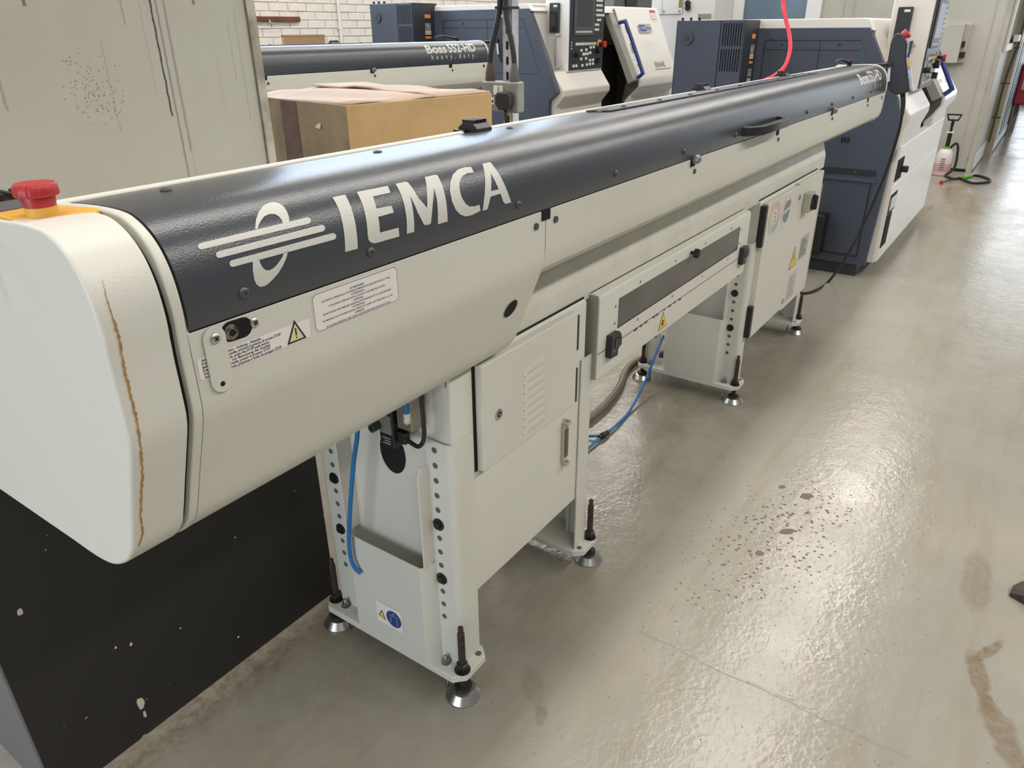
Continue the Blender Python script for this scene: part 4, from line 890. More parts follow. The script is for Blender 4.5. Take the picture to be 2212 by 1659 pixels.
    cyl('door_knob', (XC-.012, y1-.09, HC_-.105), (XC, y1-.09, HC_-.105), .04, mat('knob_dark', (.05, .054, .065), .4), cd_, 24); cyl('knob_dish', (XC-.013, y1-.09, HC_-.105), (XC-.011, y1-.09, HC_-.105), .022, DARK2, cd_, 20)
    for r_ in (0, 1):
        z1 = HC_-.018-r_*.155; gh = .135
        box('grille_opening', XC-.002, XC+.001, y0+.014, ys-.014, z1-gh, z1, HOLE, sp_)
        nb = 8; gw = (ys-.014-y0-.014)
        for k in range(nb+1): box('grille_bar', XC-.005, XC-.001, y0+.014+gw*k/nb-.0035, y0+.014+gw*k/nb+.0035, z1-gh, z1, DARK, sp_)
    for k, (dz, h, c) in enumerate(((.085, .028, ORANGE), (.15, .05, 'm'), (.205, .045, 'w'), (.24, .028, ORANGE), (.30, .05, 'm'), (.36, .045, 'w'))):
        xa = XC+(XF-XC)*.55; c_ = c if c == ORANGE else (MATS['label_mixed'] if c == 'm' else mat('label_light', (.55, .54, .52), .5, var=.3, vscale=60))
        flat('cabinet_label', [[(xa, HC_-dz-h), (xa+.075, HC_-dz-h), (xa+.075, HC_-dz), (xa, HC_-dz)]], front(y0-.001), c_, cb)
    for k in (.03, .09, .15): cyl('roof_bolt', (XC+.03, y1-k, HC_), (XC+.03, y1-k, HC_+.018), .009, BLACK, cb, 8)
    if not D['low']:
        ea, eb = ony(1327, 0, 4.0), ony(1408, 14, 4.0)
        ex = box('mist_extractor', ea.x, eb.x, 4.0, 4.45, ZT-.002, 2.15, mat('extractor_grey', (.11, .11, .105), .5), R, .006); ec_ = ony(1362, 10, 4.0); cyl('extractor_inlet', (ec_.x, 3.985, 1.90), (ec_.x, 4.0, 1.90), .14, BLACK, ex, 28)
    # control pod
    x0, x1, ya, yb, z0, z1 = D['pod']
    pod = box('control_pod', x0, x1, ya+.008, yb, z0, z1, CREAMW if D['low'] == 0 else CREAM, R, .010)
    pf = box('control_panel', x0+.004, x1-.012, ya, ya+.009, z0+.012, z1, PANEL, pod, .004)
    pw = x1-x0; PX = lambda t: x0+pw*t
    zs = D['zs']; ph = D['ph']                                   # z of the lower edge of the screen field, its height
    bz = box('screen_bezel', PX(.10), PX(.67), ya-.010, ya, zs, zs+ph, mat('bezel_grey', (.075, .075, .078), .45), pf, .006)
    box('screen', PX(.17), PX(.60), ya-.0115, ya-.009, zs+ph*.19, zs+ph*.86, SCREEN, bz); 
    for k in range(12): box('soft_key', PX(.14+.038*k), PX(.165+.038*k), ya-.0125, ya-.010, zs+ph*.06, zs+ph*.095, KEY, bz)
    rows = ((.93, .70, 2), (.83, .70, 2), (.72, .72, 3), (.62, .72, 3), (.52, .72, 3), (.42, .72, 4), (.32, .75, 2), (.22, .70, 2), (.12, .70, 2))
    for (t, a, n_) in rows:
        for k in range(n_): box('key', PX(a+.065*k), PX(a+.055+.065*k), ya-.004, ya, zs+ph*t-.008, zs+ph*t+.010, KEY, pf)
    zk = z0
    for k in range(12): box('key', PX(.16+.05*k), PX(.195+.05*k), ya-.006, ya, zs-.072, zs-.052, KEY if k < 5 else mat('key_cream', (.62, .58, .45), .5), pf)
    for (t, q) in ((.30, .115), (.44, .118), (.36, .085), (.42, .086), (.49, .087), (.30, .05), (.44, .052), (.56, .095), (.57, .135), (.66, .137), (.56, .035), (.65, .037), (.09, -.005), (.17, -.004), (.34, .0), (.47, .003), (.56, .006), (.65, .008)):
        zz = z0+.035+(zs-.085-z0-.035)*max(0, q)/.15; box('key', PX(t), PX(t+.05), ya-.006, ya, zz, zz+.020, KEY, pf)
    for (t, q, r_) in ((.17, .085, .018), (.80, .115, .030), (.80, .03, .022)):
        zz = z0+.045+(zs-.085-z0-.035)*q/.15; cyl('dial', (PX(t), ya-.035, zz), (PX(t), ya, zz), r_, BLACK, pf, 20)
    cyl('stop_ring', (PX(.85), ya-.006, zs-.068), (PX(.85), ya, zs-.068), .036, YELLOW, pf, 24); sb = cyl('stop_button', (PX(.85), ya-.045, zs-.068), (PX(.85), ya-.006, zs-.068), .017, BLACK, pf, 16); cyl('stop_cap', (PX(.85), ya-.062, zs-.068), (PX(.85), ya-.042, zs-.068), .026, RED, sb, 20, .024)
    for k in range(3): cyl('pilot_lamp', (PX(.05), ya-.004, zs-.05-.022*k), (PX(.05), ya, zs-.05-.022*k), .006, KEY, pf, 10)
    # smoked cover and bar handle on the pod's side
    sy = (ya+yb)/2; zh = D['zh']
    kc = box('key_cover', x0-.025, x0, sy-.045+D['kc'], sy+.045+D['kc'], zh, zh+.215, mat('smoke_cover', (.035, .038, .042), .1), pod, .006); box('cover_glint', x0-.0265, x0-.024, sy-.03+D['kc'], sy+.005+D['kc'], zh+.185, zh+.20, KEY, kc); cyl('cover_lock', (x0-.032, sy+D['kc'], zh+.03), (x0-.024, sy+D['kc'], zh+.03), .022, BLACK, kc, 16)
    hy = ya+(yb-ya)*D['hy']
    tube('bar_handle', [(x0, hy-.02, D['hz'][1]), (x0-.035, hy-.005, D['hz'][1]), (x0-.04, hy, D['hz'][1]-.025), (x0-.04, hy, D['hz'][0]+.025), (x0-.035, hy-.005, D['hz'][0]), (x0, hy-.02, D['hz'][0])], .009, STEEL, pod, 10, 5)
    box('pod_arm', x0+.1, x1-.25, ya+.06, yb-.03, z0-.06, z0, DARK2, pod)
    if D['low']:
        # fittings of the lower front cover
        for (xa, xb, za, zb3, nm, mt_) in ((5.60, 5.83, .655, .80, 'hasp_plate', HOLE), (5.63, 5.84, .455, .545, 'chrome_latch', STEEL), (5.60, 5.79, .20, .43, 'vent_slot', HOLE)):
            pc = box(nm, xa, xb, fy-.0165 if nm != 'chrome_latch' else fy-.02, fy-.011, za, zb3, mt_, sk[1 if nm == 'hasp_plate' else 0], .002)
            if nm == 'chrome_latch': box('latch_recess', xa-.03, xb+.02, fy-.0135, fy-.011, za-.02, zb3+.02, HOLE, pc)
            if nm == 'hasp_plate': box('hasp_staple', 5.76, 5.80, fy-.06, fy-.015, .70, .74, BLACK, pc, .004)
        q = ony(1940, 330, fy-.012); flat('cover_label', [[(q.x-.05, q.z-.04), (q.x+.07, q.z-.04), (q.x+.07, q.z+.03), (q.x-.05, q.z+.03)]], front(fy-.0126), mat('label_grey', (.55, .53, .50), .5), sk[0])
        for px in (1885, 1960): pass
    return R
fy1 = .775
q0 = onx(1982, 194, 5.83); 
L1 = lathe('cnc_lathe', dict(XF=5.5, XC=5.22, ZT=1.652, cab=(1.775, 2.255, 1.648), prof=[(.822, .09), (.80, .62), (.79, .98), (.805, 1.11), (.829, 1.19), (.941, 1.378), (1.071, 1.597)], YB=2.35, zb=0., fy=fy1, XL=7.75,
    zc=1.02, ps=1.72, low=1, open=(6.42, 6.98), chin=.745, chinz=1.09, skirts=((.105, .628), (.634, .885)), pod=(5.83, 6.44, .765, 1.02, 1.215, 2.05), zs=1.47, ph=.31, kc=.045, hy=.40, zh=1.50, hz=(1.25, 1.49)),
    'cream and dark grey lathe at the outlet of the lettered bar feeder')
z2 = .12
L2 = lathe('cnc_lathe', dict(XF=5.34, XC=5.06, ZT=1.787, cab=(4.51, 4.99, 1.806), prof=[(3.362, z2+.09), (3.353, 1.077), (3.272, 1.144), (3.376, 1.394), (3.548, 1.749)], YB=5.06, zb=z2, fy=3.319, XL=7.62,
    zc=1.18, ps=4.41, low=0, open=(6.18, 6.72), chin=3.244, chinz=1.157, skirts=((z2+.105, .75),), pod=(5.583, 6.16, 3.314, 3.548, 1.284, 2.25), zs=1.553, ph=.36, kc=.02, hy=.45, zh=1.575, hz=(1.325, 1.56)),
    'cream and dark grey lathe in the back row with its door half open')
pl = box('machine_plinth', 4.95, 7.9, 3.15, 5.2, 0, z2, mat('plinth_concrete', (.30, .29, .26), .8)); pl['kind'] = 'structure'
pl2 = box('machine_plinth', .7, 4.4, 3.42, 4.1, 0, .12, MATS['plinth_concrete']); pl2['kind'] = 'structure'

# ================================================================== pendants
def pendant(o, label):
    R = empty('hand_pendant', (4.93+o.x, .80+o.y, 1.25+o.z)); tag(R, label, 'pendant', 'hand pendants')
    T = lambda x, y, z: (x+o.x, y+o.y, z+o.z)
    def P(a, b): q = onx(a, b, 4.93); return (q.y+o.y, q.z+o.z)
    out = [(1915, 160), (1916, 145), (1921, 120), (1925, 95), (1930, 80), (1938, 71), (1948, 73), (1957, 82), (1960, 95), (1958, 130), (1962, 165), (1966, 196), (1950, 204), (1935, 203), (1922, 196)]
    bd = prism('pendant_body', [P(*p) for p in out], 4.90+o.x, 4.94+o.x, 'X', mat('pendant_dark', (.018, .022, .032), .4), R, bev=.008)
    face = [P(*p) for p in ((1957, 82), (1960, 95), (1958, 130), (1962, 165), (1966, 196))]
    prism('pendant_face', [(y, z) for y, z in face]+[(y-.020, z-.004) for y, z in face[::-1]], 4.91+o.x, 4.955+o.x, 'X', mat('pendant_keys', (.50, .54, .62), .4, var=.5, vscale=45), R, bev=.004)
    a = P(1961, 100); prism('pendant_screen', [(a[0]-.022, a[1]-.055), (a[0]-.0245, a[1]+.028), (a[0]-.01, a[1]+.028), (a[0]-.01, a[1]-.055)], 4.908+o.x, 4.95+o.x, 'X', PANEL, R, bev=.002)
    a = P(1959, 136); prism('pendant_key_row', [(a[0]-.0225, a[1]-.012), (a[0]-.0225, a[1]+.012), (a[0]-.01, a[1]+.012), (a[0]-.01, a[1]-.012)], 4.907+o.x, 4.948+o.x, 'X', YELLOW, R)
    a = P(1952, 78); cyl('pendant_stop', (4.94+o.x, a[0], a[1]), (4.94+o.x, a[0]-.018, a[1]+.018), .026, RED, R, 18)
    a = P(1923, 138); cyl('bracket_pin', (4.888+o.x, a[0], a[1]), (4.902+o.x, a[0], a[1]), .018, BLACK, R, 16); a2 = P(1923, 155); prism('bracket_strip', [(a2[0]-.012, a2[1]-.05), (a2[0]+.002, a2[1]-.05), (a2[0]+.012, a2[1]+.04), (a2[0]-.002, a2[1]+.04)], 4.897+o.x, 4.901+o.x, 'X', KEY, R)
    a = P(1923, 138); tube('bracket_arm', [(4.895+o.x, a[0], a[1]), (4.86+o.x, .90+o.y, 1.40+o.z), (4.77+o.x, .93+o.y, 1.385+o.z)], .010, BLACK, R, 8, 4)
    a = P(1950, 203); b = P(1951, 225); c = P(1948, 250)
    tube('cable_boot', [(4.93+o.x, a[0], a[1]), (4.93+o.x, b[0], b[1]), (4.93+o.x, c[0], c[1])], .012, RUBBER, R, 12, 10, lambda t, i: (1.25 if i % 2 else .95)*(1.1-.35*t))
    if o.length < .1:
        pts = [(4.93, c[0], c[1])]
        for px, py, X in ((1940, 290, 4.96), (1918, 360, 5.0), (1890, 430, 5.02), (1860, 495, 5.02), (1825, 560, 5.02)): q = onx(px, py, X); pts.append((X, q.y, max(q.z, .06)))
        for px, py in ((1790, 608), (1765, 626), (1735, 633), (1700, 622)): q = onz(px, py, .009); pts.append(tuple(q))
        tube('pendant_cable', pts, .0085, RUBBER, R, 10, 8)
    else:
        q = Vector((4.93+o.x, c[0], c[1])); tube('pendant_cable', [q, q+Vector((0, 0, -.3)), q+Vector((.02, .02, -.8)), q+Vector((.05, .1, -c[1]+.02))], .0085, RUBBER, R, 10, 6)
    return R
pendant(Vector((0, 0, 0)), 'dark hand pendant on a bracket at the end of the lettered bar feeder')
pendant(Vector((-.157, 2.61, .12)), 'dark hand pendant in the back row, partly behind the galvanised strut')

# ================================================================== carton and other loose things
def carton():
    A = onz(748, 228, 1.42); B = onz(1062, 201, 1.42); dx = (B-A).normalized(); dy = Vector((-dx.y, dx.x, 0)); lx = (B-A).length; ly = .70; zb_ = 1.147
    R = empty('cardboard_box', ((A+B)/2).to_2d().to_3d()+dy*.3+Vector((0, 0, zb_))); tag(R, 'large worn cardboard box with brown tape and loose flaps', 'box')
    def Q(a, b, z): v = A+dx*a+dy*b; return (v.x, v.y, z)
    zt = 1.42; th = .006
    def wall(nm, a0, a1, b0, b1, mt): return mk(nm, [Q(a, b, z) for a in (a0, a1) for b in (b0, b1) for z in (zb_, zt)], [(0, 1, 3, 2), (4, 6, 7, 5), (0, 4, 5, 1), (2, 3, 7, 6), (0, 2, 6, 4), (1, 5, 7, 3)], mt, R, bev=.002)
    wall('front_wall', 0, lx, 0, th, CARD); wall('end_wall', 0, th, th, ly, CARDD); wall('end_wall', lx-th, lx, th, ly, CARD); wall('back_wall', 0, lx, ly-th, ly, CARD)
    mk('bottom', [Q(0, 0, zb_+.002), Q(lx, 0, zb_+.002), Q(lx, ly, zb_+.002), Q(0, ly, zb_+.002)], [(0, 1, 2, 3)], CARDD, R)
    tp = mk('packing_tape', [Q(-.0012, b, z) for b in (.255, .345) for z in (zb_, zt-.004)], [(0, 1, 3, 2)], TAPE, R)
    mk('torn_label', [Q(-.002, .165, 1.352), Q(-.004, .135, 1.350), Q(-.004, .130, 1.366), Q(-.002, .150, 1.362)], [(0, 1, 2, 3)], KEY, R)
    # flaps: rippled sheets lying over the top
    def flap(nm, a0, a1, b0, b1, zf, mt, n=14, m_=8):
        vs = []; fs = []
        for i in range(n+1):
            for j in range(m_+1):
                s, t = i/n, j/m_; z = zf(s, t); vs.append(Q(a0+(a1-a0)*s, b0+(b1-b0)*t, z)); 
        for i in range(n):
            for j in range(m_): k = i*(m_+1)+j; fs.append((k, k+1, k+m_+2, k+m_+1))
        o_ = mk(nm, vs, fs, mt, R, smooth=True, angle=60); sd = o_.modifiers.new('thick', 'SOLIDIFY'); sd.thickness = .006; sd.offset = 0
    flap('flap', .01, lx*.62, .012, ly*.98, lambda s, t: 1.420-.016*t*(1-s)+.008*math.sin(3*t)*s+.003*math.sin(9*s+3*t), CARDT)
    flap('flap', lx*.58, lx-.004, .004, ly*.96, lambda s, t: 1.423+.010*math.sin(math.pi*t*.9)*(1-s)+.004*math.sin(14*t), CARDT)
    flap('flap', .012, lx*.4, .08, ly*.95, lambda s, t: 1.407-.012*t+.003*math.sin(5*t), CARD)
    return R
carton()
# folded cardboard behind the back-row feeder
a = ony(612, 76, 5.6); b = ony(700, 97, 5.6)
cbx = empty('flat_carton', (a.x, 5.6, 0)); tag(cbx, 'plain brown cardboard sheet standing upright before the white brick wall', 'box')
box('carton_body', a.x, b.x+.02, 5.6, 5.63, 0, a.z, mat('cardboard_plain', (.36, .225, .125), .75), cbx, .004); box('carton_fold', a.x, b.x+.02, 5.598, 5.632, a.z-.012, a.z+.002, MATS['cardboard_plain'], cbx)
# coat rail on the brick wall
a = ony(549, 38, YB-.03); b = ony(650, 46, YB-.03)
cr = empty('coat_rail', (a.x, YB, a.z-.05)); tag(cr, 'red-brown wooden coat rail with steel hooks on the brick wall', 'coat rail')
box('rail_board', a.x-.5, b.x, YB-.028, YB-.004, a.z-.035, a.z+.012, WOOD, cr, .003)
for x in (a.x+.005, a.x+.17): tube('coat_hook', [(x, YB-.028, a.z-.02), (x, YB-.045, a.z-.045), (x+.05, YB-.05, a.z-.048)], .006, ZINC, cr, 8, 4)
pp = onx(0, 0, 1); a = ony(733, 40, YB-.02)
cnd = empty('wall_conduit', (a.x, YB, 0)); tag(cnd, 'thin painted conduit running up the white brick wall', 'pipe')
tube('conduit_pipe', [(a.x, YB-.022, 0), (a.x, YB-.022, 3.5)], .016, PAINTW, cnd, 12, 0)
for z in (1.0, 1.62, 2.3): box('conduit_clip', a.x-.032, a.x+.032, YB-.03, YB-.004, z, z+.025, MORTAR, cnd, .004)

# strut post with switched socket
DP = 2.62
p0 = CAM+ray(1103, 100)*DP
fx = ray(1106, 200); fx.z = 0; fd = fx.normalized(); rt = Vector((fd.y, -fd.x, 0))
# strut faces follow the building grid: slotted face looks to -X, plain flange to -Y
sx_, sy_ = p0.x, p0.y
sp = empty('strut_post', (sx_, sy_, 0)); tag(sp, 'galvanised slotted strut post standing behind the cardboard box', 'post')
hw = .0205
for nm, ar in (('web', (sx_-hw, sx_-hw+.0025, sy_-hw, sy_+hw)), ('flange', (sx_-hw, sx_+hw, sy_-hw, sy_-hw+.0025)), ('flange', (sx_-hw, sx_+hw, sy_+hw-.0025, sy_+hw))): box(nm, *ar, 0, 3.6, GALV, sp, .001)
sl_ = None
for k in range(14):
    z = 1.20+k*.05*1.0
    if sl_ is None: sl_ = flat('slot', [capsule((sy_, z-.009), (sy_, z+.009), .0055, 6)], side(sx_-hw-.0006), HOLE, sp)
    else: inst(sl_, 'slot', (0, 0, k*.05), sp)
so = empty('wall_socket', (sx_-hw, sy_, 1.38)); tag(so, 'grey metal-clad double socket on the strut post', 'socket')
za, zb_ = CAM.z, 0
def ZP(py, X=sx_-hw-.04): 
    q = onx(1085, py, X); return q.z
zt_, zl_ = ZP(176), ZP(243)
sbx = box('socket_box', sx_-hw-.045, sx_-hw, sy_-.075, sy_+.085, zl_, zt_, mat('socket_grey', (.27, .27, .25), .4, .3, var=.2, vscale=30), so, .007, 3)
xf = sx_-hw-.0455
ro_ = box('rocker_switch', xf-.006, xf+.002, sy_+.010, sy_+.028, zt_-.045, zt_-.014, KEY, so, .002); box('rocker_switch', xf-.004, xf+.002, sy_-.012, sy_+.006, zt_-.045, zt_-.014, mat('switch_cream', (.60, .57, .52), .5), so, .002)
box('neon_window', xf-.002, xf+.002, sy_+.028, sy_+.045, zl_+.025, zl_+.05, KEY, so, .002); box('neon_hole', xf-.0025, xf, sy_+.032, sy_+.038, zl_+.033, zl_+.042, HOLE, so)
pg = empty('mains_plug', (xf, sy_-.02, zl_+.03)); tag(pg, 'black mains plug with strain relief in the grey socket', 'plug')
prism('plug_body', [(y, z) for y, z in [(sy_-.030+a*.031, zl_+.042+b*.030) for a, b in ((-.75, 1), (.75, 1), (1, .6), (1, -.35), (.6, -1), (-.6, -1), (-1, -.35), (-1, .6))]], xf-.036, xf-.001, 'X', RUBBER, pg, bev=.006)
tube('strain_relief', [(xf-.018, sy_-.035, zl_+.016), (xf-.018, sy_-.036, zl_-.03)], .0065, RUBBER, pg, 10, 14, lambda t, i: (1.15 if i % 2 else .85)*(1.1-.3*t))
tube('plug_cable', [(xf-.018, sy_-.036, zl_-.03), (xf-.015, sy_-.038, zl_-.08), (xf-.01, sy_-.03, zl_-.3), (xf-.01, sy_-.02, .4), (xf-.01, sy_+.02, .02), (xf-.1, sy_+.1, .009)], .0045, RUBBER, pg, 8, 6)
box('cable_tag', xf-.024, xf-.020, sy_-.045, sy_-.030, zl_-.10, zl_-.045, KEY, pg)
for i, (y1_, y2_, lab, rb) in enumerate(((.062, .014, 'black cable with brown gland on the cardboard-box side of the strut socket', (.075, .05, .035)), (-.045, -.008, 'black cable with grey gland on the machine side of the strut socket', (.085, .085, .08)))):
    pc = empty('power_cable', (sx_-hw-.02, sy_+y1_, zt_)); tag(pc, lab, 'cable', 'power cables on the strut post')
    zz = zt_; X_ = sx_-hw-.022
    tube('cable', [(X_, sy_+y1_, zz+.03), (X_, sy_+y1_*.96+y2_*.04, zz+.075), (X_, sy_+y1_*.75+y2_*.25, zz+.12), (X_, sy_+y1_*.4+y2_*.6, zz+.17), (X_, sy_+y1_*.1+y2_*.9, zz+.22), (X_, sy_+y2_, zz+.28), (X_, sy_+y2_, zz+.5), (X_, sy_+y2_, zz+1.), (X_, sy_+y2_, 3.4)], .0095, RUBBER, pc, 12, 8)
    revolve('cable_gland', [(.018, 0), (.0185, .004), (.017, .028), (.012, .048), (.0097, .060)], (X_, sy_+y1_, zz), (0, 0, 1), mat('gland_%d' % i, rb, .6), pc, 16)
ct = empty('cable_tie', (sx_, sy_, zt_+.21)); tag(ct, 'black cable tie around the strut post and its cables', 'cable tie')
zz = ZP(16); box('tie_band', sx_-hw-.034, sx_+hw+.002, sy_-hw-.003, sy_+hw+.008, zz-.004, zz+.004, BLACK, ct, .001); box('tie_head', sx_-hw-.039, sx_-hw-.033, sy_+.002, sy_+.012, zz-.006, zz+.006, BLACK, ct)

# red air hose
ha = CAM+ray(1692, 0)*4.0
pts = [ha+Vector((0, 0, 1.6)), ha+Vector((0, 0, .8)), ha+Vector((0, 0, .35)), ha+Vector((-.002, 0, .12)), ha]
for px, py in ((1695, 30), (1704, 70), (1707, 105), (1697, 140), (1675, 162), (1648, 176)): pts.append(CAM+ray(px, py)*4.0)
e_ = pts[-1]; pts += [e_+Vector((-.06, .05, -.05)), e_+Vector((-.09, .09, -.15)), e_+Vector((-.1, .11, -.5)), Vector((e_.x-.1, e_.y+.12, .3)), Vector((e_.x-.05, e_.y+.13, .012)), Vector((e_.x+.2, e_.y+.3, .010))]
hs_ = tube('air_hose', pts, .0105, HOSERED, None, 12, 10); tag(hs_, 'red air hose hanging down behind the grey hood', 'hose')

# blue air lines and grey conduit on the floor between the stands
def hose(name, pts, r, mt, label, rf=None): 
    o = tube(name, pts, r, mt, None, 10, 8, rf); tag(o, label, 'hose'); return o
hose('air_line', [onx(772, 935, 1.03)+Vector((0, 0, .05)), onx(772, 935, 1.03), onx(764, 1000, 1.025), onx(757, 1090, 1.022), onx(754, 1160, 1.022), onx(758, 1205, 1.022), onx(768, 1228, 1.024), onx(780, 1238, 1.03)], .0058, BLUE, 'blue air line hanging beside the solenoid valve')
bl = empty('blue_air_line', (3.1, 1.3, 0)); tag(bl, 'blue air line drooping from the middle stand to the floor', 'hose')
bpts = [onx(1433, 726, 3.138), onx(1430, 733, 3.12), onx(1423, 750, 3.09), onx(1409, 785, 3.04), onx(1394, 822, 2.985)]+[onz(px, py, .012) for px, py in ((1362, 885), (1330, 920), (1300, 943), (1278, 962), (1255, 978), (1230, 990))]
tube('air_tube', bpts, .0062, BLUE, bl, 10, 8)
tube('air_branch', [onz(1306, 939, .016), onz(1285, 942, .014), onz(1262, 941, .013), onz(1235, 938, .013)], .0058, BLUE, bl, 10, 6)
q = onz(1303, 940, .014); d_ = (onz(1315, 932, .014)-q).normalized(); cyl('y_connector', q-d_*.03, q+d_*.035, .0105, BLACK, bl, 12); cyl('y_collar', q-d_*.012, q+d_*.008, .0135, BLACK, bl, 12)
hose('cable_conduit', [onz(1240, 925, .02), onz(1275, 902, .02), onz(1310, 872, .02), onz(1338, 835, .02), onz(1352, 800, .02), onz(1368, 783, .02), onz(1400, 770, .02), onz(1440, 762, .02)], .0165, DUCT, 'grey flexible conduit on the floor under the drip tray', lambda t, i: 1.0)

# steel wedge at the edge of the aisle
a = onz(2178, 1288)
wg = empty('floor_wedge', (a.x+.1, a.y-.12, 0)); tag(wg, 'dark steel wedge lying on the aisle floor', 'wedge')
c1_, c2_, c3_, c4_ = onz(2179, 1288), onz(2183, 1271, .03), onz(2245, 1325), onz(2240, 1262)
mk('wedge_plate', [tuple(c1_), tuple(c3_), tuple(c4_), tuple(onz(2186, 1272)), (c1_.x+.004, c1_.y-.002, .012), (c3_.x, c3_.y, .045), (c4_.x, c4_.y, .045), (onz(2186, 1272).x, onz(2186, 1272).y, .016)], [(0, 1, 2, 3), (4, 7, 6, 5), (0, 4, 5, 1), (1, 5, 6, 2), (2, 6, 7, 3), (3, 7, 4, 0)], mat('wedge_steel', (.085, .075, .062), .5, .5, var=.5, vscale=40), wg, bev=.002)

# garden sprayer by the partition
g0 = onz(2031, 378); gx, gy = g0.x, g0.y
spr = empty('pump_sprayer', (gx, gy, 0)); tag(spr, 'translucent pump sprayer with black lance standing by the partition', 'sprayer')
revolve('sprayer_bottle', [(.07, 0), (.125, .006), (.128, .05), (.122, .065), (.128, .08), (.13, .26), (.12, .36), (.085, .42), (.05, .435)], (gx, gy, 0), (0, 0, 1), BOTTLE, spr, 28)
revolve('sprayer_liquid', [(.072, .001), (.127, .006), (.1302, .05), (.1242, .065), (.130, .08), (.1315, .20)], (gx, gy, 0), (0, 0, 1), PINK, spr, 28)
for k in range(6): box('level_mark', gx-.133, gx-.128, gy-.035, gy+.03, .10+k*.035, .112+k*.035, mat('mark_violet', (.16, .10, .14), .6), spr)
cyl('sprayer_cap', (gx, gy, .43), (gx, gy, .47), .055, LIME, spr, 20); cyl('sprayer_neck', (gx, gy, .46), (gx, gy, .70), .032, BLACK, spr, 16); cyl('pump_rod', (gx, gy, .70), (gx, gy, .83), .02, BLACK, spr, 12); box('pump_collar', gx-.045, gx+.045, gy-.05, gy+.05, .685, .705, KEY, spr, .004)
hy_ = [(-.095, .93), (-.11, .985), (.11, .985), (.095, .93), (.075, .875), (-.075, .875)]
mk('pump_handle', [(gx+dx_, gy+y, z) for dx_ in (-.02, .02) for y, z in hy_]+[(gx+dx_, gy+y*.78, .93+(z-.93)*.55) for dx_ in (-.02, .02) for y, z in hy_], [(i, (i+1) % 6, 12+(i+1) % 6, 12+i) for i in range(6)]+[(6+i, 18+i, 18+(i+1) % 6, 6+(i+1) % 6) for i in range(6)]+[(i, 6+i, 6+(i+1) % 6, (i+1) % 6) for i in range(6)]+[(12+i, 12+(i+1) % 6, 18+(i+1) % 6, 18+i) for i in range(6)], BLACK, spr, bev=.004)
cyl('handle_neck', (gx, gy, .80), (gx, gy, .88), .024, BLACK, spr, 12)
ln = [Vector((gx, gy-.04, .32)), Vector((gx-.02, gy-.09, .37)), Vector((gx-.02, gy-.12, .30)), Vector((gx-.03, gy-.13, .10))]+[onz(px, py, .015) for px, py in ((2043, 379), (2055, 385), (2066, 386), (2074, 385), (2100, 395), (2130, 394), (2139, 390), (2132, 385), (2110, 379), (2098, 380))]
tube('sprayer_hose', ln, .014, RUBBER, spr, 10, 8)
tube('lance', [onz(2098, 380, .02), onz(2080, 384, .02)], .02, LIME, spr, 10, 3); tube('lance_tube', [onz(2080, 384, .015), onz(2060, 387, .012), onz(2036, 393, .012)], .006, BLACK, spr, 8, 3); q = onz(2035, 393, .02); cyl('nozzle', q, q+Vector((-.05, .0, 0)), .02, RED, spr, 12)
spr.location = (gx, gy, 0)
for c_ in spr.children:
    if c_.name.split('.')[0] not in ('sprayer_hose', 'lance', 'lance_tube', 'nozzle'): c_.scale = (.72, .72, .70)
# switch box on the partition
sw = empty('switch_box', (XP, 1.05, 1.2)); tag(sw, 'pale switch box with two black rotary switches on the partition', 'switch box')
q0, q1 = onx(2045, 52, XP-.06), onx(2068, 136, XP-.06)
box('switch_case', XP-.14, XP, q1.y, q0.y+.25, q1.z, q0.z, PANELW, sw, .006); box('switch_lip', XP-.05, XP, q1.y-.06, q1.y, q1.z, q0.z, PANELW, sw, .004)
for py in (95, 118): v = onx(2074, py, XP-.05); box('rotary_switch', XP-.09, XP-.02, v.y-.05, v.y+.02, v.z-.03, v.z+.03, BLACK, sw, .005)
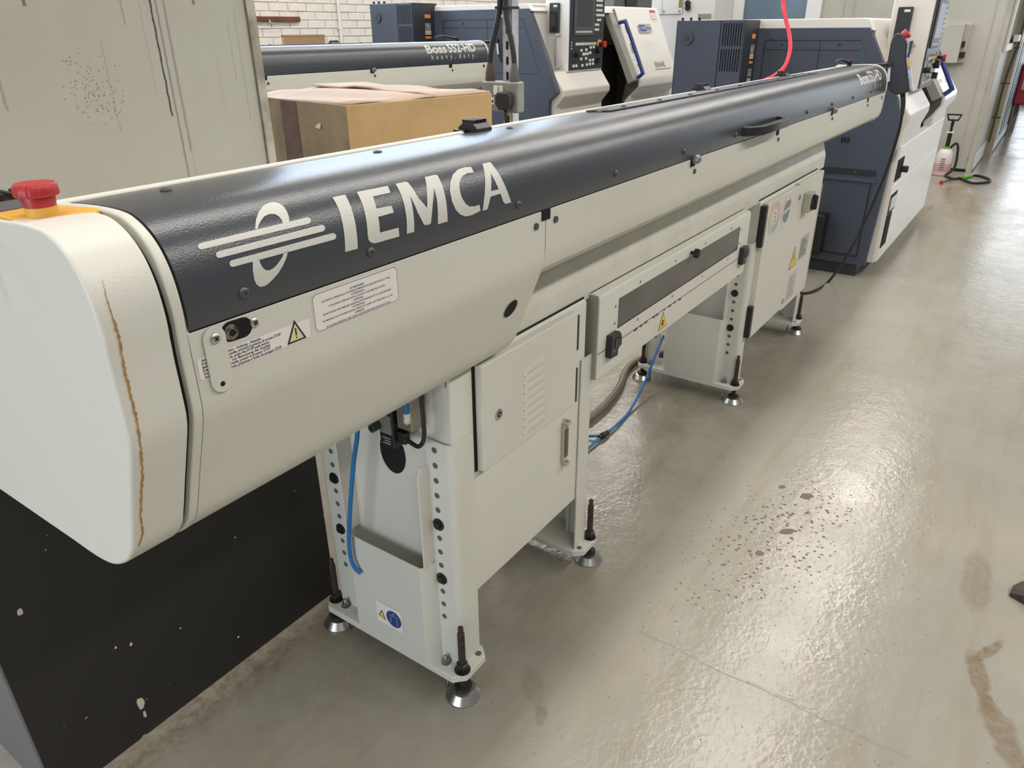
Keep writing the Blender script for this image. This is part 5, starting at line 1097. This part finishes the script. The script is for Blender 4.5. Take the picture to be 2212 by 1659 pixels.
# white control cabinets by the brick wall
q0, q1 = onx(1410, 36, 9.2), onx(1543, 38, 9.2)
ca = empty('control_cabinet', (9.2, 4.0, 0)); tag(ca, 'tall off-white electrical cabinet behind the half-open lathe', 'cabinet')
CW = mat('cabinet_offwhite', (.66, .63, .60), .4)
qa, qb, qc = onx(1405, 20, 9.2).y, onx(1478, 20, 9.2).y, onx(1544, 20, 9.2).y
box('cabinet_body', 9.2, 9.8, qc, qa+.55, 0, 2.5, CW, ca, .006)
zz = onx(1440, 31, 9.2).z; dd = box('cabinet_door', 9.185, 9.2, qb+.02, qa+.5, zz, 2.45, CW, ca, .005)
y_ = onx(1430, 10, 9.18).y; box('door_seam', 9.183, 9.186, y_-.006, y_+.006, zz, 2.45, mat('seam_pale', (.45, .43, .40), .6), dd); v = onx(1470, 7, 9.18); box('door_latch', 9.175, 9.186, v.y-.02, v.y+.02, v.z-.04, v.z+.04, mat('latch_brass', (.30, .26, .10), .4, .5), dd)
for px, py in ((1433, 24), (1467, 24)): v = onx(px, py, 9.18); cyl('door_screw', (9.178, v.y, v.z), (9.186, v.y, v.z), .015, mat('screw_dull', (.35, .33, .30), .5), dd, 8)
for py in (7, 17): v = onx(1486, py, 9.19); cyl('cabinet_button', (9.17, v.y, v.z), (9.2, v.y, v.z), .032, BLACK, ca, 12)
va_, vb_ = onx(1509, 30, 9.19), onx(1534, 40, 9.19)
for k in range(9): yy = va_.y+(vb_.y-va_.y)*k/8; box('vent_slot', 9.194, 9.2, yy-.007, yy+.007, vb_.z, va_.z, mat('vent_shade', (.30, .28, .26), .6), ca)
# fire point at the far end of the aisle
v = onz(2200, 262)
fx_ = empty('fire_cabinet', (15.2, .44, 0)); tag(fx_, 'red fire point cabinet beyond the green door', 'fire cabinet')
box('case', 15.0, 15.48, .33, .56, .45, 1.05, mat('fire_red', (.42, .01, .03), .35), fx_, .02); box('case_plate', 14.99, 15.0, .40, .50, .68, .86, KEY, fx_); box('case_bracket', 15.05, 15.45, .53, .559, .0, 1.0, mat('bracket_dark', (.12, .10, .08), .6), fx_)
